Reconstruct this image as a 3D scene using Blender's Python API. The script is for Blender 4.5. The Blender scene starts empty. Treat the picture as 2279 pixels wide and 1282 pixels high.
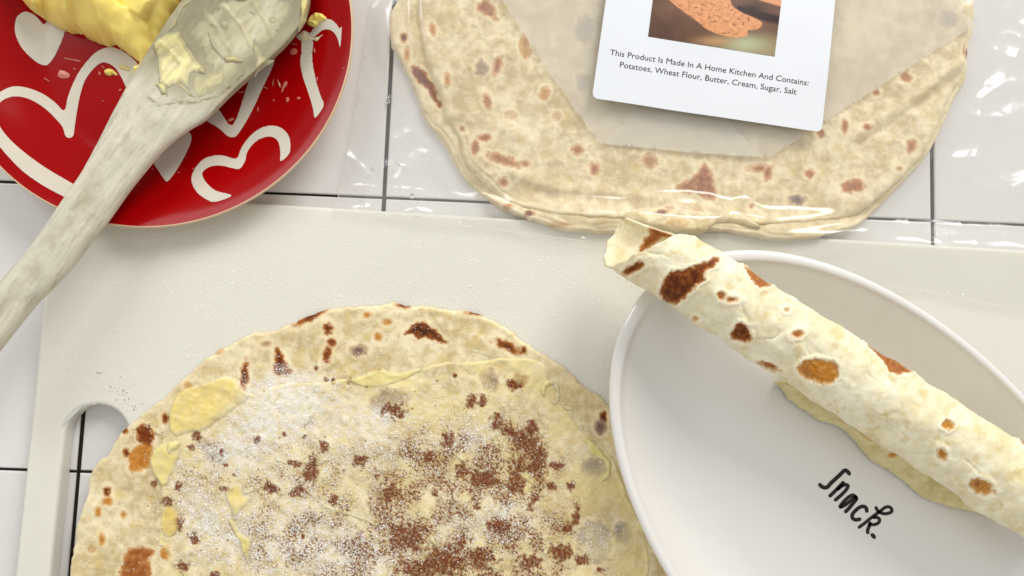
import bpy, bmesh, math, random
import numpy as np
from mathutils import Vector, Matrix, kdtree

random.seed(7); rng = np.random.default_rng(11)
S = bpy.context.scene
COL = S.collection

# ---------------------------------------------------------------- camera
W, H, F = 2279.0, 1282.0, 1750.0
CR = (0.08557663, -0.02947996, 0.03700118)
CL = np.array([0.17469662, -0.06866468, 0.34924667])
def _rot(a, b, c):
    ca, sa, cb, sb, cc, sc = math.cos(a), math.sin(a), math.cos(b), math.sin(b), math.cos(c), math.sin(c)
    Rx = np.array([[1,0,0],[0,ca,-sa],[0,sa,ca]]); Ry = np.array([[cb,0,sb],[0,1,0],[-sb,0,cb]]); Rz = np.array([[cc,-sc,0],[sc,cc,0],[0,0,1]])
    return Rz @ Ry @ Rx
RM = _rot(*CR)
cd = bpy.data.cameras.new('camera'); cam = bpy.data.objects.new('camera', cd); COL.objects.link(cam)
cam.location = CL; cam.rotation_euler = CR
cd.sensor_width = 36.0; cd.lens = 36.0 * F / W; cd.clip_start = 0.01; cd.clip_end = 20
S.camera = cam
S.render.resolution_x, S.render.resolution_y = 1024, 576

# ---------------------------------------------------------------- light (indoor, soft window light from the upper right)
wd = bpy.data.worlds.new('World'); S.world = wd; wd.use_nodes = True
bg = wd.node_tree.nodes['Background']; bg.inputs[0].default_value = (1.0, 0.985, 0.955, 1); bg.inputs[1].default_value = 0.57
def area(name, loc, target, sx, sy, power, color):
    l = bpy.data.lights.new(name, 'AREA'); l.shape = 'RECTANGLE'; l.size = sx; l.size_y = sy; l.energy = power; l.color = color
    o = bpy.data.objects.new(name, l); COL.objects.link(o); o.location = loc
    o.rotation_euler = (Vector(target) - Vector(loc)).to_track_quat('-Z', 'Y').to_euler()
    return o
area('window_light', (0.95, 1.40, 1.12), (0.19, -0.03, 0), 0.9, 0.8, 25.0, (1.0, 0.985, 0.96))
area('far_window_light', (-0.75, 0.85, 1.0), (0.19, -0.03, 0), 0.5, 0.7, 6.5, (0.95, 0.97, 1.0))
S.view_settings.view_transform = 'Standard'; S.view_settings.look = 'None'
S.view_settings.gamma = 1.0; S.view_settings.exposure = 0.12; S.view_settings.use_curve_mapping = False

# ---------------------------------------------------------------- helpers
def unproj(px, py, z):
    px = np.asarray(px, float); py = np.asarray(py, float)
    a = (px - W/2)/F; b = -(py - H/2)/F
    dx = RM[0,0]*a + RM[0,1]*b - RM[0,2]; dy = RM[1,0]*a + RM[1,1]*b - RM[1,2]; dz = RM[2,0]*a + RM[2,1]*b - RM[2,2]
    t = (z - CL[2])/dz
    return CL[0] + t*dx, CL[1] + t*dy
def proj(x, y, z):
    d = np.stack([x - CL[0], y - CL[1], z - CL[2]], -1) @ RM
    return W/2 + F*d[...,0]/-d[...,2], H/2 - F*d[...,1]/-d[...,2]
def lin(*rgb):
    c = np.array(rgb, float)/255.0
    return np.where(c <= 0.04045, c/12.92, ((c + 0.055)/1.055)**2.4)
def sst(a, b, x):
    t = np.clip((x - a)/(b - a), 0, 1); return t*t*(3 - 2*t)
def perlin(x, y, seed=0):
    x = np.asarray(x, float); y = np.asarray(y, float)
    xi = np.floor(x).astype(np.int64); yi = np.floor(y).astype(np.int64); fx = x - xi; fy = y - yi
    def g(ix, iy):
        h = (ix*374761393 + iy*668265263 + seed*974634777) & 0xffffffff
        h = ((h ^ (h >> 13))*1274126177) & 0xffffffff
        h = (h ^ (h >> 16)) & 0xffff
        return h*(2*math.pi/65536.0)
    def dot(ix, iy, ox, oy):
        a = g(ix, iy); return np.cos(a)*ox + np.sin(a)*oy
    u = fx*fx*fx*(fx*(fx*6 - 15) + 10); v = fy*fy*fy*(fy*(fy*6 - 15) + 10)
    n0 = dot(xi, yi, fx, fy)*(1-u) + dot(xi+1, yi, fx-1, fy)*u
    n1 = dot(xi, yi+1, fx, fy-1)*(1-u) + dot(xi+1, yi+1, fx-1, fy-1)*u
    return (n0*(1-v) + n1*v)*1.5
def fbm(x, y, scale, oct=4, seed=0, gain=0.5):
    s = 0; a = 1.0; f = 1.0/scale
    for k in range(oct):
        s = s + a*perlin(np.asarray(x)*f + 17.3*k, np.asarray(y)*f - 9.1*k, seed + k*31); a *= gain; f *= 2.03
    return s
def catmull(pts, n=6, closed=True):
    P = np.array(pts, float); N = len(P); out = []
    rngi = range(N) if closed else range(N - 1)
    for i in rngi:
        if closed: a, b, c, d = P[i-1], P[i], P[(i+1) % N], P[(i+2) % N]
        else: a, b, c, d = P[max(i-1,0)], P[i], P[i+1], P[min(i+2,N-1)]
        for k in range(n):
            t = k/n
            out.append(0.5*((2*b) + (c-a)*t + (2*a-5*b+4*c-d)*t*t + (-a+3*b-3*c+d)*t**3))
    if not closed: out.append(P[-1])
    return np.array(out)
def jag(poly, amp, scale, seed=0):
    P = np.array(poly); t = np.roll(P, -1, 0) - np.roll(P, 1, 0); n = np.stack([t[:,1], -t[:,0]], 1); n /= np.linalg.norm(n, axis=1)[:,None] + 1e-9
    return P + n*(fbm(P[:,0], P[:,1], scale, 3, seed)*amp)[:,None]
def sdf(px, py, poly):
    P = np.asarray(poly, float); px = np.asarray(px, float); py = np.asarray(py, float)
    best = np.full(px.shape, 1e18); bx = np.zeros(px.shape); by = np.zeros(px.shape); ins = np.zeros(px.shape, bool)
    for i in range(len(P)):
        x0, y0 = P[i-1]; x1, y1 = P[i]; ex, ey = x1-x0, y1-y0; L = ex*ex + ey*ey
        if L < 1e-12: continue
        t = np.clip(((px-x0)*ex + (py-y0)*ey)/L, 0, 1); cx = x0 + t*ex; cy = y0 + t*ey
        dd = (px-cx)**2 + (py-cy)**2; m = dd < best
        best[m] = dd[m]; bx[m] = cx[m]; by[m] = cy[m]
        if y0 != y1:
            ins ^= ((y0 > py) != (y1 > py)) & (px < ex*(py-y0)/ey + x0)
    d = np.sqrt(best); return np.where(ins, d, -d), bx, by
def dline(px, py, line):
    best = np.full(np.shape(px), 1e18)
    for (x0,y0),(x1,y1) in zip(line[:-1], line[1:]):
        ex, ey = x1-x0, y1-y0; L = ex*ex + ey*ey + 1e-9
        t = np.clip(((px-x0)*ex + (py-y0)*ey)/L, 0, 1)
        best = np.minimum(best, (px-x0-t*ex)**2 + (py-y0-t*ey)**2)
    return np.sqrt(best)
def zoomed(pts, ox, oy, s): return [(ox + x/s, oy + y/s) for x, y in pts]

def link(name, me, mat=None, parent=None):
    o = bpy.data.objects.new(name, me); COL.objects.link(o)
    if mat: me.materials.append(mat)
    if parent: o.parent = parent
    return o
def empty(name, loc=(0,0,0)):
    o = bpy.data.objects.new(name, None); COL.objects.link(o); o.empty_display_size = 0.02
    return o
def tag(o, label=None, cat=None, group=None, kind=None):
    if label: o['label'] = label
    if cat: o['category'] = cat
    if group: o['group'] = group
    if kind: o['kind'] = kind
    return o
def mesh(name, V, Fc, mat=None, parent=None, col=None, smooth=True):
    V = np.ascontiguousarray(V, np.float32); Fc = np.ascontiguousarray(Fc, np.int32); k = Fc.shape[1]
    me = bpy.data.meshes.new(name)
    me.vertices.add(len(V)); me.vertices.foreach_set('co', V.ravel())
    me.loops.add(Fc.size); me.loops.foreach_set('vertex_index', Fc.ravel())
    me.polygons.add(len(Fc)); me.polygons.foreach_set('loop_start', np.arange(0, Fc.size, k, dtype=np.int32))
    me.polygons.foreach_set('loop_total', np.full(len(Fc), k, np.int32))
    me.polygons.foreach_set('use_smooth', np.full(len(Fc), smooth, bool))
    me.update(calc_edges=True)
    if col is not None:
        a = me.color_attributes.new('Col', 'FLOAT_COLOR', 'POINT')
        c = np.ones((len(V), 4), np.float32); c[:, :3] = col; a.data.foreach_set('color', c.ravel())
    return link(name, me, mat, parent)
def grid_mesh(name, poly, sp, zxy, zfun, mat, parent=None, colfun=None, smooth=True):
    """Height-field body over a traced outline: zxy = plane the outline was traced on (number or fn), zfun(px,py,d) = height."""
    P = np.asarray(poly, float); x0, y0 = P.min(0) - sp*2; x1, y1 = P.max(0) + sp*2
    xs = np.arange(x0, x1 + sp, sp); ys = np.arange(y0, y1 + sp, sp)
    X, Y = np.meshgrid(xs, ys); sh = X.shape
    d, bx, by = sdf(X.ravel(), Y.ravel(), P)
    x = X.ravel().copy(); y = Y.ravel().copy()
    snap = (d < sp*0.35) & (d > -sp*1.5)
    x[snap] = bx[snap]; y[snap] = by[snap]
    ok = d > -sp*1.5; pos = d > 0
    d = np.where(snap, 0.0, d)
    idx = np.arange(x.size).reshape(sh)
    q = np.stack([idx[:-1,:-1], idx[1:,:-1], idx[1:,1:], idx[:-1,1:]], -1).reshape(-1, 4)
    q = q[ok[q].all(1) & pos[q].any(1)]
    used = np.unique(q); rm = np.full(x.size, -1); rm[used] = np.arange(len(used)); q = rm[q]
    x, y, d = x[used], y[used], d[used]
    z = zfun(x, y, d)
    zz = zxy(x, y) if callable(zxy) else zxy
    wx, wy = unproj(x, y, zz)
    col = colfun(x, y, d) if colfun else None
    # photo rows run downward, so the quads above wind counter-clockwise seen from above
    return mesh(name, np.stack([wx, wy, z], 1), q, mat, parent, col, smooth)
def ribbon(line, w, n=5, taper=False):
    L = catmull(line, n, False); t = np.gradient(L, axis=0); nn = np.stack([-t[:,1], t[:,0]], 1); nn /= np.linalg.norm(nn, axis=1)[:,None] + 1e-9
    k = np.linspace(0, 1, len(L)); ww = w*(np.clip(np.sin(np.pi*k), 0, 1)**0.45 if taper else 1.0)*np.ones(len(L))
    capA = [L[0] + w*np.array([math.cos(a), math.sin(a)]) for a in []]
    return np.concatenate([L + nn*ww[:,None], (L - nn*ww[:,None])[::-1]])

# ---------------------------------------------------------------- materials
def mat(name, color=None, rough=0.5, spec=0.5, sss=0.0, sss_r=(0.004,0.002,0.001), bump=None, var=None, coat=0.0, trans=0.0, bump2=None):
    m = bpy.data.materials.new(name); m.use_nodes = True; nt = m.node_tree; N = nt.nodes; Lk = nt.links
    b = N['Principled BSDF']; b.inputs['Roughness'].default_value = rough; b.inputs['Specular IOR Level'].default_value = spec
    b.inputs['Subsurface Weight'].default_value = sss; b.inputs['Subsurface Radius'].default_value = (1,1,1) if False else tuple(r/0.004 for r in sss_r)
    b.inputs['Subsurface Scale'].default_value = 0.004
    b.inputs['Coat Weight'].default_value = coat; b.inputs['Coat Roughness'].default_value = 0.06
    b.inputs['Transmission Weight'].default_value = trans
    tc = N.new('ShaderNodeTexCoord'); out = None
    if color is None:
        at = N.new('ShaderNodeAttribute'); at.attribute_name = 'Col'; out = at.outputs['Color']
    else:
        rg = N.new('ShaderNodeRGB'); rg.outputs[0].default_value = (*[float(c) for c in color], 1); out = rg.outputs[0]
    if var:
        for scale, amt in var:
            no = N.new('ShaderNodeTexNoise'); no.inputs['Scale'].default_value = scale; no.inputs['Detail'].default_value = 4
            Lk.new(tc.outputs['Object'], no.inputs['Vector'])
            mr = N.new('ShaderNodeMapRange'); mr.inputs['From Min'].default_value = 0.25; mr.inputs['From Max'].default_value = 0.75
            mr.inputs['To Min'].default_value = 1 - amt; mr.inputs['To Max'].default_value = 1 + amt; Lk.new(no.outputs['Fac'], mr.inputs['Value'])
            mx = N.new('ShaderNodeVectorMath'); mx.operation = 'SCALE'; Lk.new(out, mx.inputs[0]); Lk.new(mr.outputs[0], mx.inputs['Scale']); out = mx.outputs[0]
    Lk.new(out, b.inputs['Base Color'])
    nrm = None
    for bp in (bump, bump2):
        if not bp: continue
        no = N.new('ShaderNodeTexNoise'); no.inputs['Scale'].default_value = bp[0]; no.inputs['Detail'].default_value = 5
        if len(bp) > 3:
            mp = N.new('ShaderNodeMapping'); mp.inputs['Scale'].default_value = bp[3]; mp.inputs['Rotation'].default_value = (0, 0, bp[4])
            Lk.new(tc.outputs['Object'], mp.inputs['Vector']); Lk.new(mp.outputs[0], no.inputs['Vector'])
        else: Lk.new(tc.outputs['Object'], no.inputs['Vector'])
        bu = N.new('ShaderNodeBump'); bu.inputs['Strength'].default_value = bp[1]; bu.inputs['Distance'].default_value = bp[2]
        Lk.new(no.outputs['Fac'], bu.inputs['Height'])
        if nrm is not None: Lk.new(nrm, bu.inputs['Normal'])
        nrm = bu.outputs[0]
    if nrm is not None: Lk.new(nrm, b.inputs['Normal'])
    m['b'] = 1
    return m
M_tile = mat('tile_glaze', lin(219,216,213), 0.2, 0.4, var=[(9, 0.05), (700, 0.03)], bump=(45, 0.25, 0.0006))
M_grout = mat('dark_grout', lin(38,30,26), 0.9, 0.2, var=[(300, 0.4)], bump=(900, 0.5, 0.0006))
M_board = mat('board_plastic', lin(222,219,207), 0.34, 0.4, sss=0.25, sss_r=(0.006,0.0055,0.004), var=[(14, 0.02), (1500, 0.03)], bump=(2200, 0.12, 0.0002), bump2=(70, 0.10, 0.0003, (1, 14, 1), 0.6))
M_red = mat('red_glaze', lin(150,2,4), 0.16, 0.13, var=[(25, 0.08)], coat=0.0)
M_plate_body = mat('unglazed_cream_clay', lin(214,184,150), 0.5, 0.4)
M_motif = mat('cream_heart_glaze', lin(204,196,180), 0.2, 0.3, var=[(60, 0.04)], coat=0.0)
M_white = mat('white_ceramic', lin(227,224,219), 0.1, 0.5, coat=0.4)
M_ink = mat('black_print', lin(22,16,14), 0.35, 0.4)
M_butter = mat('butter', None, 0.34, 0.4, sss=0.4, sss_r=(0.006,0.004,0.0014), var=[(90, 0.03)], bump=(160, 0.2, 0.0004))
M_bfilm = mat('thin_butter', None, 0.42, 0.22, sss=0.08, sss_r=(0.003,0.002,0.001), var=[(2600, 0.05)], bump=(300, 0.2, 0.0003), bump2=(1700, 0.25, 0.0002))
M_lefse = mat('lefse', None, 0.56, 0.2, sss=0.15, sss_r=(0.003,0.002,0.001), var=[(700, 0.04), (2600, 0.05)], bump=(380, 0.25, 0.0004), bump2=(1700, 0.3, 0.0002))
M_wood = mat('worn_wood', None, 0.75, 0.2, var=[(160, 0.03)], bump=(900, 0.55, 0.0005, (1.0, 0.16, 1.0), math.radians(-52)), bump2=(200, 0.06, 0.0003))
def add_wave(m, scale, rot, strength, dist, distort):
    nt = m.node_tree; N = nt.nodes; Lk = nt.links; b = N['Principled BSDF']; tc = N.new('ShaderNodeTexCoord')
    mp = N.new('ShaderNodeMapping'); mp.inputs['Rotation'].default_value = (0,0,rot); Lk.new(tc.outputs['Object'], mp.inputs[0])
    wv = N.new('ShaderNodeTexWave'); wv.inputs['Scale'].default_value = scale; wv.inputs['Distortion'].default_value = distort; wv.inputs['Detail'].default_value = 3; wv.inputs['Detail Scale'].default_value = 0.35; wv.inputs['Detail Roughness'].default_value = 0.6
    Lk.new(mp.outputs[0], wv.inputs[0]); bu = N.new('ShaderNodeBump'); bu.inputs['Strength'].default_value = strength; bu.inputs['Distance'].default_value = dist
    Lk.new(wv.outputs['Fac'], bu.inputs['Height']); pr = b.inputs['Normal'].links[0].from_socket; Lk.new(pr, bu.inputs['Normal']); Lk.new(bu.outputs[0], b.inputs['Normal'])
add_wave(M_wood, 190, math.radians(22), 0.16, 0.0003, 12.0)
M_print = mat('photo_print', None, 0.3, 0.4)
M_label = mat('label_paper', lin(222,225,230), 0.38, 0.4, var=[(30, 0.01)])
M_cin = mat('cinnamon', None, 0.95, 0.05, var=[(3000, 0.25)])
def sugar_mat():
    m = mat('sugar_crystal', lin(252,250,245), 0.1, 0.7); return m
M_sugar = sugar_mat()
def film_mat():
    m = bpy.data.materials.new('clear_film'); m.use_nodes = True; nt = m.node_tree; N = nt.nodes; Lk = nt.links
    N.remove(N['Principled BSDF']); out = N['Material Output']
    tr = N.new('ShaderNodeBsdfTransparent'); tr.inputs[0].default_value = (0.985, 0.985, 0.98, 1)
    gl = N.new('ShaderNodeBsdfGlossy'); gl.inputs['Roughness'].default_value = 0.18; gl.inputs[0].default_value = (1,1,1,1)
    ge = N.new('ShaderNodeNewGeometry'); dt = N.new('ShaderNodeVectorMath'); dt.operation = 'DOT_PRODUCT'; Lk.new(ge.outputs['Normal'], dt.inputs[0]); Lk.new(ge.outputs['Incoming'], dt.inputs[1])
    def mth(op, a, b=None):
        n = N.new('ShaderNodeMath'); n.operation = op
        for k, v in enumerate((a, b)):
            if v is None: continue
            if isinstance(v, (int, float)): n.inputs[k].default_value = v
            else: Lk.new(v, n.inputs[k])
        return n.outputs[0]
    om = mth('SUBTRACT', 1.0, mth('ABSOLUTE', dt.outputs['Value']))
    mu = N.new('ShaderNodeMath'); mu.operation = 'ADD'; mu.use_clamp = True; mu.inputs[1].default_value = 0.065      # Schlick reflectance, the same from both sides
    Lk.new(mth('MULTIPLY', mth('POWER', om, 5.0), 0.9), mu.inputs[0])
    mx = N.new('ShaderNodeMixShader'); Lk.new(mu.outputs[0], mx.inputs[0]); Lk.new(tr.outputs[0], mx.inputs[1]); Lk.new(gl.outputs[0], mx.inputs[2])
    df = N.new('ShaderNodeBsdfDiffuse'); df.inputs[0].default_value = (0.8, 0.8, 0.78, 1)
    m2 = N.new('ShaderNodeMixShader'); m2.inputs[0].default_value = 0.10
    Lk.new(mx.outputs[0], m2.inputs[1]); Lk.new(df.outputs[0], m2.inputs[2]); Lk.new(m2.outputs[0], out.inputs[0])
    return m
M_film = film_mat()
def paper_mat(name, alpha, c):
    m = bpy.data.materials.new(name); m.use_nodes = True; nt = m.node_tree; N = nt.nodes; Lk = nt.links
    N.remove(N['Principled BSDF']); out = N['Material Output']
    tr = N.new('ShaderNodeBsdfTransparent')
    df0 = N.new('ShaderNodeBsdfDiffuse'); df0.inputs[0].default_value = (*c, 1)
    tl = N.new('ShaderNodeBsdfTranslucent'); tl.inputs[0].default_value = (*c, 1)
    df = N.new('ShaderNodeMixShader'); df.inputs[0].default_value = 0.35; Lk.new(df0.outputs[0], df.inputs[1]); Lk.new(tl.outputs[0], df.inputs[2])
    no = N.new('ShaderNodeTexNoise'); no.inputs['Scale'].default_value = 45; no.inputs['Detail'].default_value = 4
    tc = N.new('ShaderNodeTexCoord'); Lk.new(tc.outputs['Object'], no.inputs['Vector'])
    mr = N.new('ShaderNodeMapRange'); mr.inputs['To Min'].default_value = alpha - 0.12; mr.inputs['To Max'].default_value = alpha + 0.12; Lk.new(no.outputs['Fac'], mr.inputs[0])
    mx = N.new('ShaderNodeMixShader'); Lk.new(mr.outputs[0], mx.inputs[0]); Lk.new(tr.outputs[0], mx.inputs[1]); Lk.new(df.outputs[0], mx.inputs[2])
    Lk.new(mx.outputs[0], out.inputs[0]); return m
M_paper = paper_mat('waxed_paper', 0.55, lin(240,236,226))
M_paper2 = paper_mat('waxed_paper_fold', 0.42, lin(244,240,230))

# ---------------------------------------------------------------- countertop of tiles
T = 0.125
g = bmesh.new(); bmesh.ops.create_cube(g, size=1.0, matrix=Matrix.Translation((0.1875, -0.04, -0.0089)) @ Matrix.Diagonal((T*7, T*6, 0.016, 1)))
me = bpy.data.meshes.new('countertop'); g.to_mesh(me); g.free()
top = tag(link('countertop', me, M_grout), 'white square tiles with dark grout lines under everything', 'countertop', kind='structure')
b = bmesh.new(); bmesh.ops.create_cube(b, size=1.0, matrix=Matrix.Translation((0,0,-0.003)) @ Matrix.Diagonal((T-0.0017, T-0.0011, 0.006, 1)))
bmesh.ops.bevel(b, geom=[e for e in b.edges if all(v.co.z > -0.0005 for v in e.verts)], offset=0.0007, segments=3, affect='EDGES', profile=0.5)
tile_me = bpy.data.meshes.new('tile'); b.to_mesh(tile_me); b.free(); tile_me.materials.append(M_tile)
for p in tile_me.polygons: p.use_smooth = False
for i in range(-2, 5):
    for j in range(-3, 3):
        o = bpy.data.objects.new('tile', tile_me); COL.objects.link(o); o.parent = top
        o.location = ((i+0.5)*T, (j+0.5)*T, 0); o.rotation_euler = (random.gauss(0,.0012), random.gauss(0,.0012), random.gauss(0,.0015))

# ---------------------------------------------------------------- cutting board (with a handle slot)
ZB = 0.008
def board_line(x): return 466 + 0.061*(x - 853)          # far edge of the board in the picture
def wpt(px, py, z): a, c = unproj(px, py, z); return np.array([float(a), float(c)])
cTL = wpt(123, 424, ZB); dT = wpt(2080, 543, ZB) - wpt(600, 452, ZB); dT /= np.linalg.norm(dT)
dLd = np.array([dT[1], -dT[0]])
edge_l = wpt(36, 1281, ZB) - wpt(100.8, 667, ZB); edge_l /= np.linalg.norm(edge_l); dLd = edge_l
bw, bh, rc = 0.46, 0.30, 0.014
def rrect(c, u, v, w, h, r, n=8):
    out = []
    for (a, bb, st) in ((0,0,180),(w,0,270),(w,h,0),(0,h,90)):
        cx = min(max(a, r), w-r); cy = min(max(bb, r), h-r)
        for k in range(n+1):
            t = math.radians(st + 90*k/n); out.append(c + u*(cx + r*math.cos(t)) + v*(cy + r*math.sin(t)))
    return out
outer = rrect(cTL, dT, dLd, bw, bh, rc)
s0 = wpt(214, 972, ZB); slot = []
sr = 0.0135
for k in range(17): t = math.radians(180 + 180*k/16); slot.append(s0 + dT*sr*math.cos(t) + dLd*sr*math.sin(t))
s1 = s0 + dLd*0.085
for k in range(17): t = math.radians(0 + 180*k/16); slot.append(s1 + dT*sr*math.cos(t) + dLd*sr*math.sin(t))
from mathutils.geometry import delaunay_2d_cdt
def offset_loop(L, r):
    P = np.array(L); t = np.roll(P,-1,0) - np.roll(P,1,0); n = np.stack([t[:,1], -t[:,0]],1); n /= np.linalg.norm(n,axis=1)[:,None]+1e-12
    c = P.mean(0); s = np.sign(((P-c)*n).sum(1).mean()); return P - n*s*r    # + r shrinks
def board_mesh():
    V = []; Fq = []
    prof = [(0.0, 0.0004), (0.0, ZB-0.0016)] + [(0.0016*(1-math.cos(a)), ZB-0.0016+0.0016*math.sin(a)) for a in [math.radians(x) for x in (22,45,67,90)]]
    loops = []
    for L, sg in ((outer, 1), (slot, -1)):
        rings = []
        for off, z in prof:
            P = offset_loop(L, sg*off); rings.append(range(len(V), len(V)+len(P))); V += [(p[0], p[1], z) for p in P]
        n = len(L)
        for a, c in zip(rings[:-1], rings[1:]):
            for k in range(n): Fq.append((a[k], a[(k+1)%n], c[(k+1)%n], c[k]))
        loops.append(rings)
    for ri in (-1, 0):
        o_i, s_i = list(loops[0][ri]), list(loops[1][ri]); ids = o_i + s_i
        pts = [Vector(V[i][:2]) for i in ids]; no = len(o_i)
        ed = [(k, (k+1)%no) for k in range(no)] + [(no+k, no+(k+1)%len(s_i)) for k in range(len(s_i))]
        vs, _, fs, ov, _, _ = delaunay_2d_cdt(pts, ed, [], 2, 1e-7)
        for f in fs:
            Fq.append(tuple(ids[ov[k][0]] for k in f))
    return V, Fq
V, Fq = board_mesh()
me = bpy.data.meshes.new('cutting_board'); me.from_pydata(V, [], Fq); me.update()
bm = bmesh.new(); bm.from_mesh(me)
# drop triangles that fill the slot
sp_ = np.array(slot)
dead = []
for f in bm.faces:
    c = f.calc_center_median(); 
    if len(f.verts) == 3 and abs(f.normal.z) > 0.9:
        dd, _, _ = sdf(np.array([c.x*1e4]), np.array([c.y*1e4]), sp_*1e4)
        if dd[0] > 1: dead.append(f)
bmesh.ops.delete(bm, geom=dead, context='FACES_ONLY'); bmesh.ops.recalc_face_normals(bm, faces=bm.faces); bm.to_mesh(me); bm.free()
board = tag(link('cutting_board', me, M_board), 'off white plastic cutting board with an oblong handle slot', 'cutting board')

# ---------------------------------------------------------------- red plate with hearts
RC = np.array([0.02532, 0.06463]); RR = 0.0856
def red_z(r):
    q = np.asarray(r)/RR
    return 0.0048 + 0.0145*sst(0.60, 1.06, q)*1.0 + 0.0008*q
def lathe(name, prof, n, ctr, mat_, parent=None, ell=None):
    V = []; Fq = []
    for k in range(n):
        a = 2*math.pi*k/n
        for r, z in prof:
            if ell: u, v, A, B = ell; p = ctr + u*(A*r*math.cos(a)) + v*(B*r*math.sin(a))
            else: p = ctr + np.array([r*math.cos(a), r*math.sin(a)])
            V.append((p[0], p[1], z))
    m = len(prof)
    for k in range(n):
        for i in range(m-1):
            Fq.append((k*m+i, ((k+1)%n)*m+i, ((k+1)%n)*m+i+1, k*m+i+1))
    return mesh(name, np.array(V), np.array(Fq), mat_, parent)
rp = tag(empty('heart_plate'), 'round red plate printed with cream hearts, holding butter', 'plate'); rp.location = (0,0,0)
rr = np.concatenate([np.linspace(0.0001, 0.55*RR, 8), np.linspace(0.57*RR, RR*0.991, 26)])
inner = lathe('glazed_face', [(r, float(red_z(r))) for r in rr], 160, RC, M_red, rp)
zt = float(red_z(RR*0.991))
lathe('rim', [(RR*0.991, zt), (RR*0.995, zt+0.0002), (RR*0.998, zt-0.0002), (RR, zt-0.0010), (RR*0.997, zt-0.0018), (RR*0.985, zt-0.0026)], 160, RC, M_plate_body, rp)
lathe('underside', [(RR*0.985, zt-0.0026), (RR*0.85, float(red_z(RR*0.85))-0.0033), (RR*0.7, float(red_z(RR*0.7))-0.0034), (RR*0.6, 0.0022), (RR*0.58, 0.0003), (RR*0.52, 0.0003), (RR*0.5, 0.0018), (0.0001, 0.0018)], 160, RC, M_plate_body, rp)
def red_surface(px, py):
    z = np.full(np.shape(px), 0.008)
    for _ in range(4):
        x, y = unproj(px, py, z); z = red_z(np.hypot(x - RC[0], y - RC[1]))
    return z
k1 = 2.849
hearts = {
 'solid_heart': [zoomed([(330,150),(260,175),(210,230),(190,330),(195,420),(225,510),(280,610),(350,690),(430,760),(500,810),(570,830),(615,815),(680,735),(740,620),(800,480),(825,380),(815,300),(760,255),(690,240),(620,262),(575,300),(550,310),(530,290),(490,240),(420,180)], 0, 0, 5.6975),
                 zoomed([(970,1020),(1010,1090),(1050,1148),(1066,1148),(1100,1110),(1150,1030),(1200,930),(1215,870),(1190,830),(1130,800),(1050,830),(980,930)], 0, 0, k1)],
 'heart_outline': [zoomed([(-70,640),(0,585),(60,555),(120,548),(200,565),(280,600),(350,650),(408,702),(430,620),(460,540),(500,460),(560,380),(620,325),(690,300),(750,310),(810,345),(870,400),(910,480),(880,560),(820,600),(800,555),(770,490),(730,430),(680,400),(640,400),(590,440),(540,510),(510,600),(490,700),(475,800),(465,860),(440,875),(415,860),(400,810),(360,760),(300,700),(230,650),(160,620),(90,612),(30,630),(-10,665),(-20,720),(0,800),(60,880),(160,970),(300,1070),(470,1170),(560,1230),(540,1320),(420,1255),(280,1180),(150,1090),(60,1000),(0,930),(-60,830),(-90,730)], 0, 0, k1),
                   zoomed([(1470,1240),(1370,1280),(1320,1270),(1250,1220),(1215,1150),(1230,1080),(1290,1010),(1370,985),(1430,990),(1500,1005),(1530,940),(1580,870),(1640,820),(1710,797),(1780,810),(1830,860),(1842,930),(1830,980),(1780,1022),(1778,960),(1765,900),(1730,870),(1680,870),(1620,900),(1570,960),(1555,1020),(1520,1070),(1470,1065),(1400,1050),(1340,1055),(1295,1080),(1283,1110),(1310,1160),(1370,1210)], 0, 0, k1),
                   zoomed([(1300,750),(1380,690),(1475,795),(1570,540),(1640,380),(1745,370),(1660,570),(1590,720),(1510,850),(1475,870),(1440,860),(1390,815)], 0, 0, k1),
                   zoomed([(1830,1195),(1905,1100),(1915,1040),(1880,960),(1840,820),(1810,680),(1800,560),(1810,440),(1800,400),(1830,370),(1900,310),(1960,300),(2020,330),(2060,400),(2085,475),(2100,260),(2080,300),(2050,250),(2000,205),(1940,195),(1880,225),(1810,290),(1780,335),(1720,310),(1695,360),(1690,520),(1680,640),(1700,760),(1740,880),(1780,1000),(1810,1110)], 300, 0, 4.558)],
}
for nm, L in hearts.items():
    for P in L:
        P2 = catmull(P, 4) 
        grid_mesh(nm, P2, 2.2, red_surface, lambda x, y, d: red_surface(x, y) + 0.00012, M_motif, rp)

# ---------------------------------------------------------------- butter lump on the plate
C_but = lin(253,227,126)
def bcol(x, y, d, base=C_but):
    n = fbm(x, y, 60, 3, 3)
    return base[None]*(1 + 0.06*n)[:,None]
lump = zoomed([(150,0),(200,65),(290,125),(330,150),(420,185),(480,190),(530,220),(640,268),(668,272),(705,262),(760,300),(800,335),(862,378),(845,395),(828,410),(820,490),(840,505),(900,440),(980,330),(1060,200),(1120,90),(1190,0),(1210,-120),(1100,-300),(850,-400),(500,-420),(200,-330),(60,-180),(90,-60)], 0, 0, k1)
lump = jag(catmull(lump, 5), 2.5, 14, 5)
cells = [(75,0,-0.10,0.28,15.5),(150,35,0.16,-0.10,16.5),(205,70,0.05,-0.12,15),(285,75,-0.11,-0.07,15.5),(375,60,0.10,-0.1,13),(325,5,0.08,-0.02,17),(170,-75,0.03,0.02,20),(300,-85,-0.05,0.05,20),(60,-70,0.1,0.0,17)]
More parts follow.
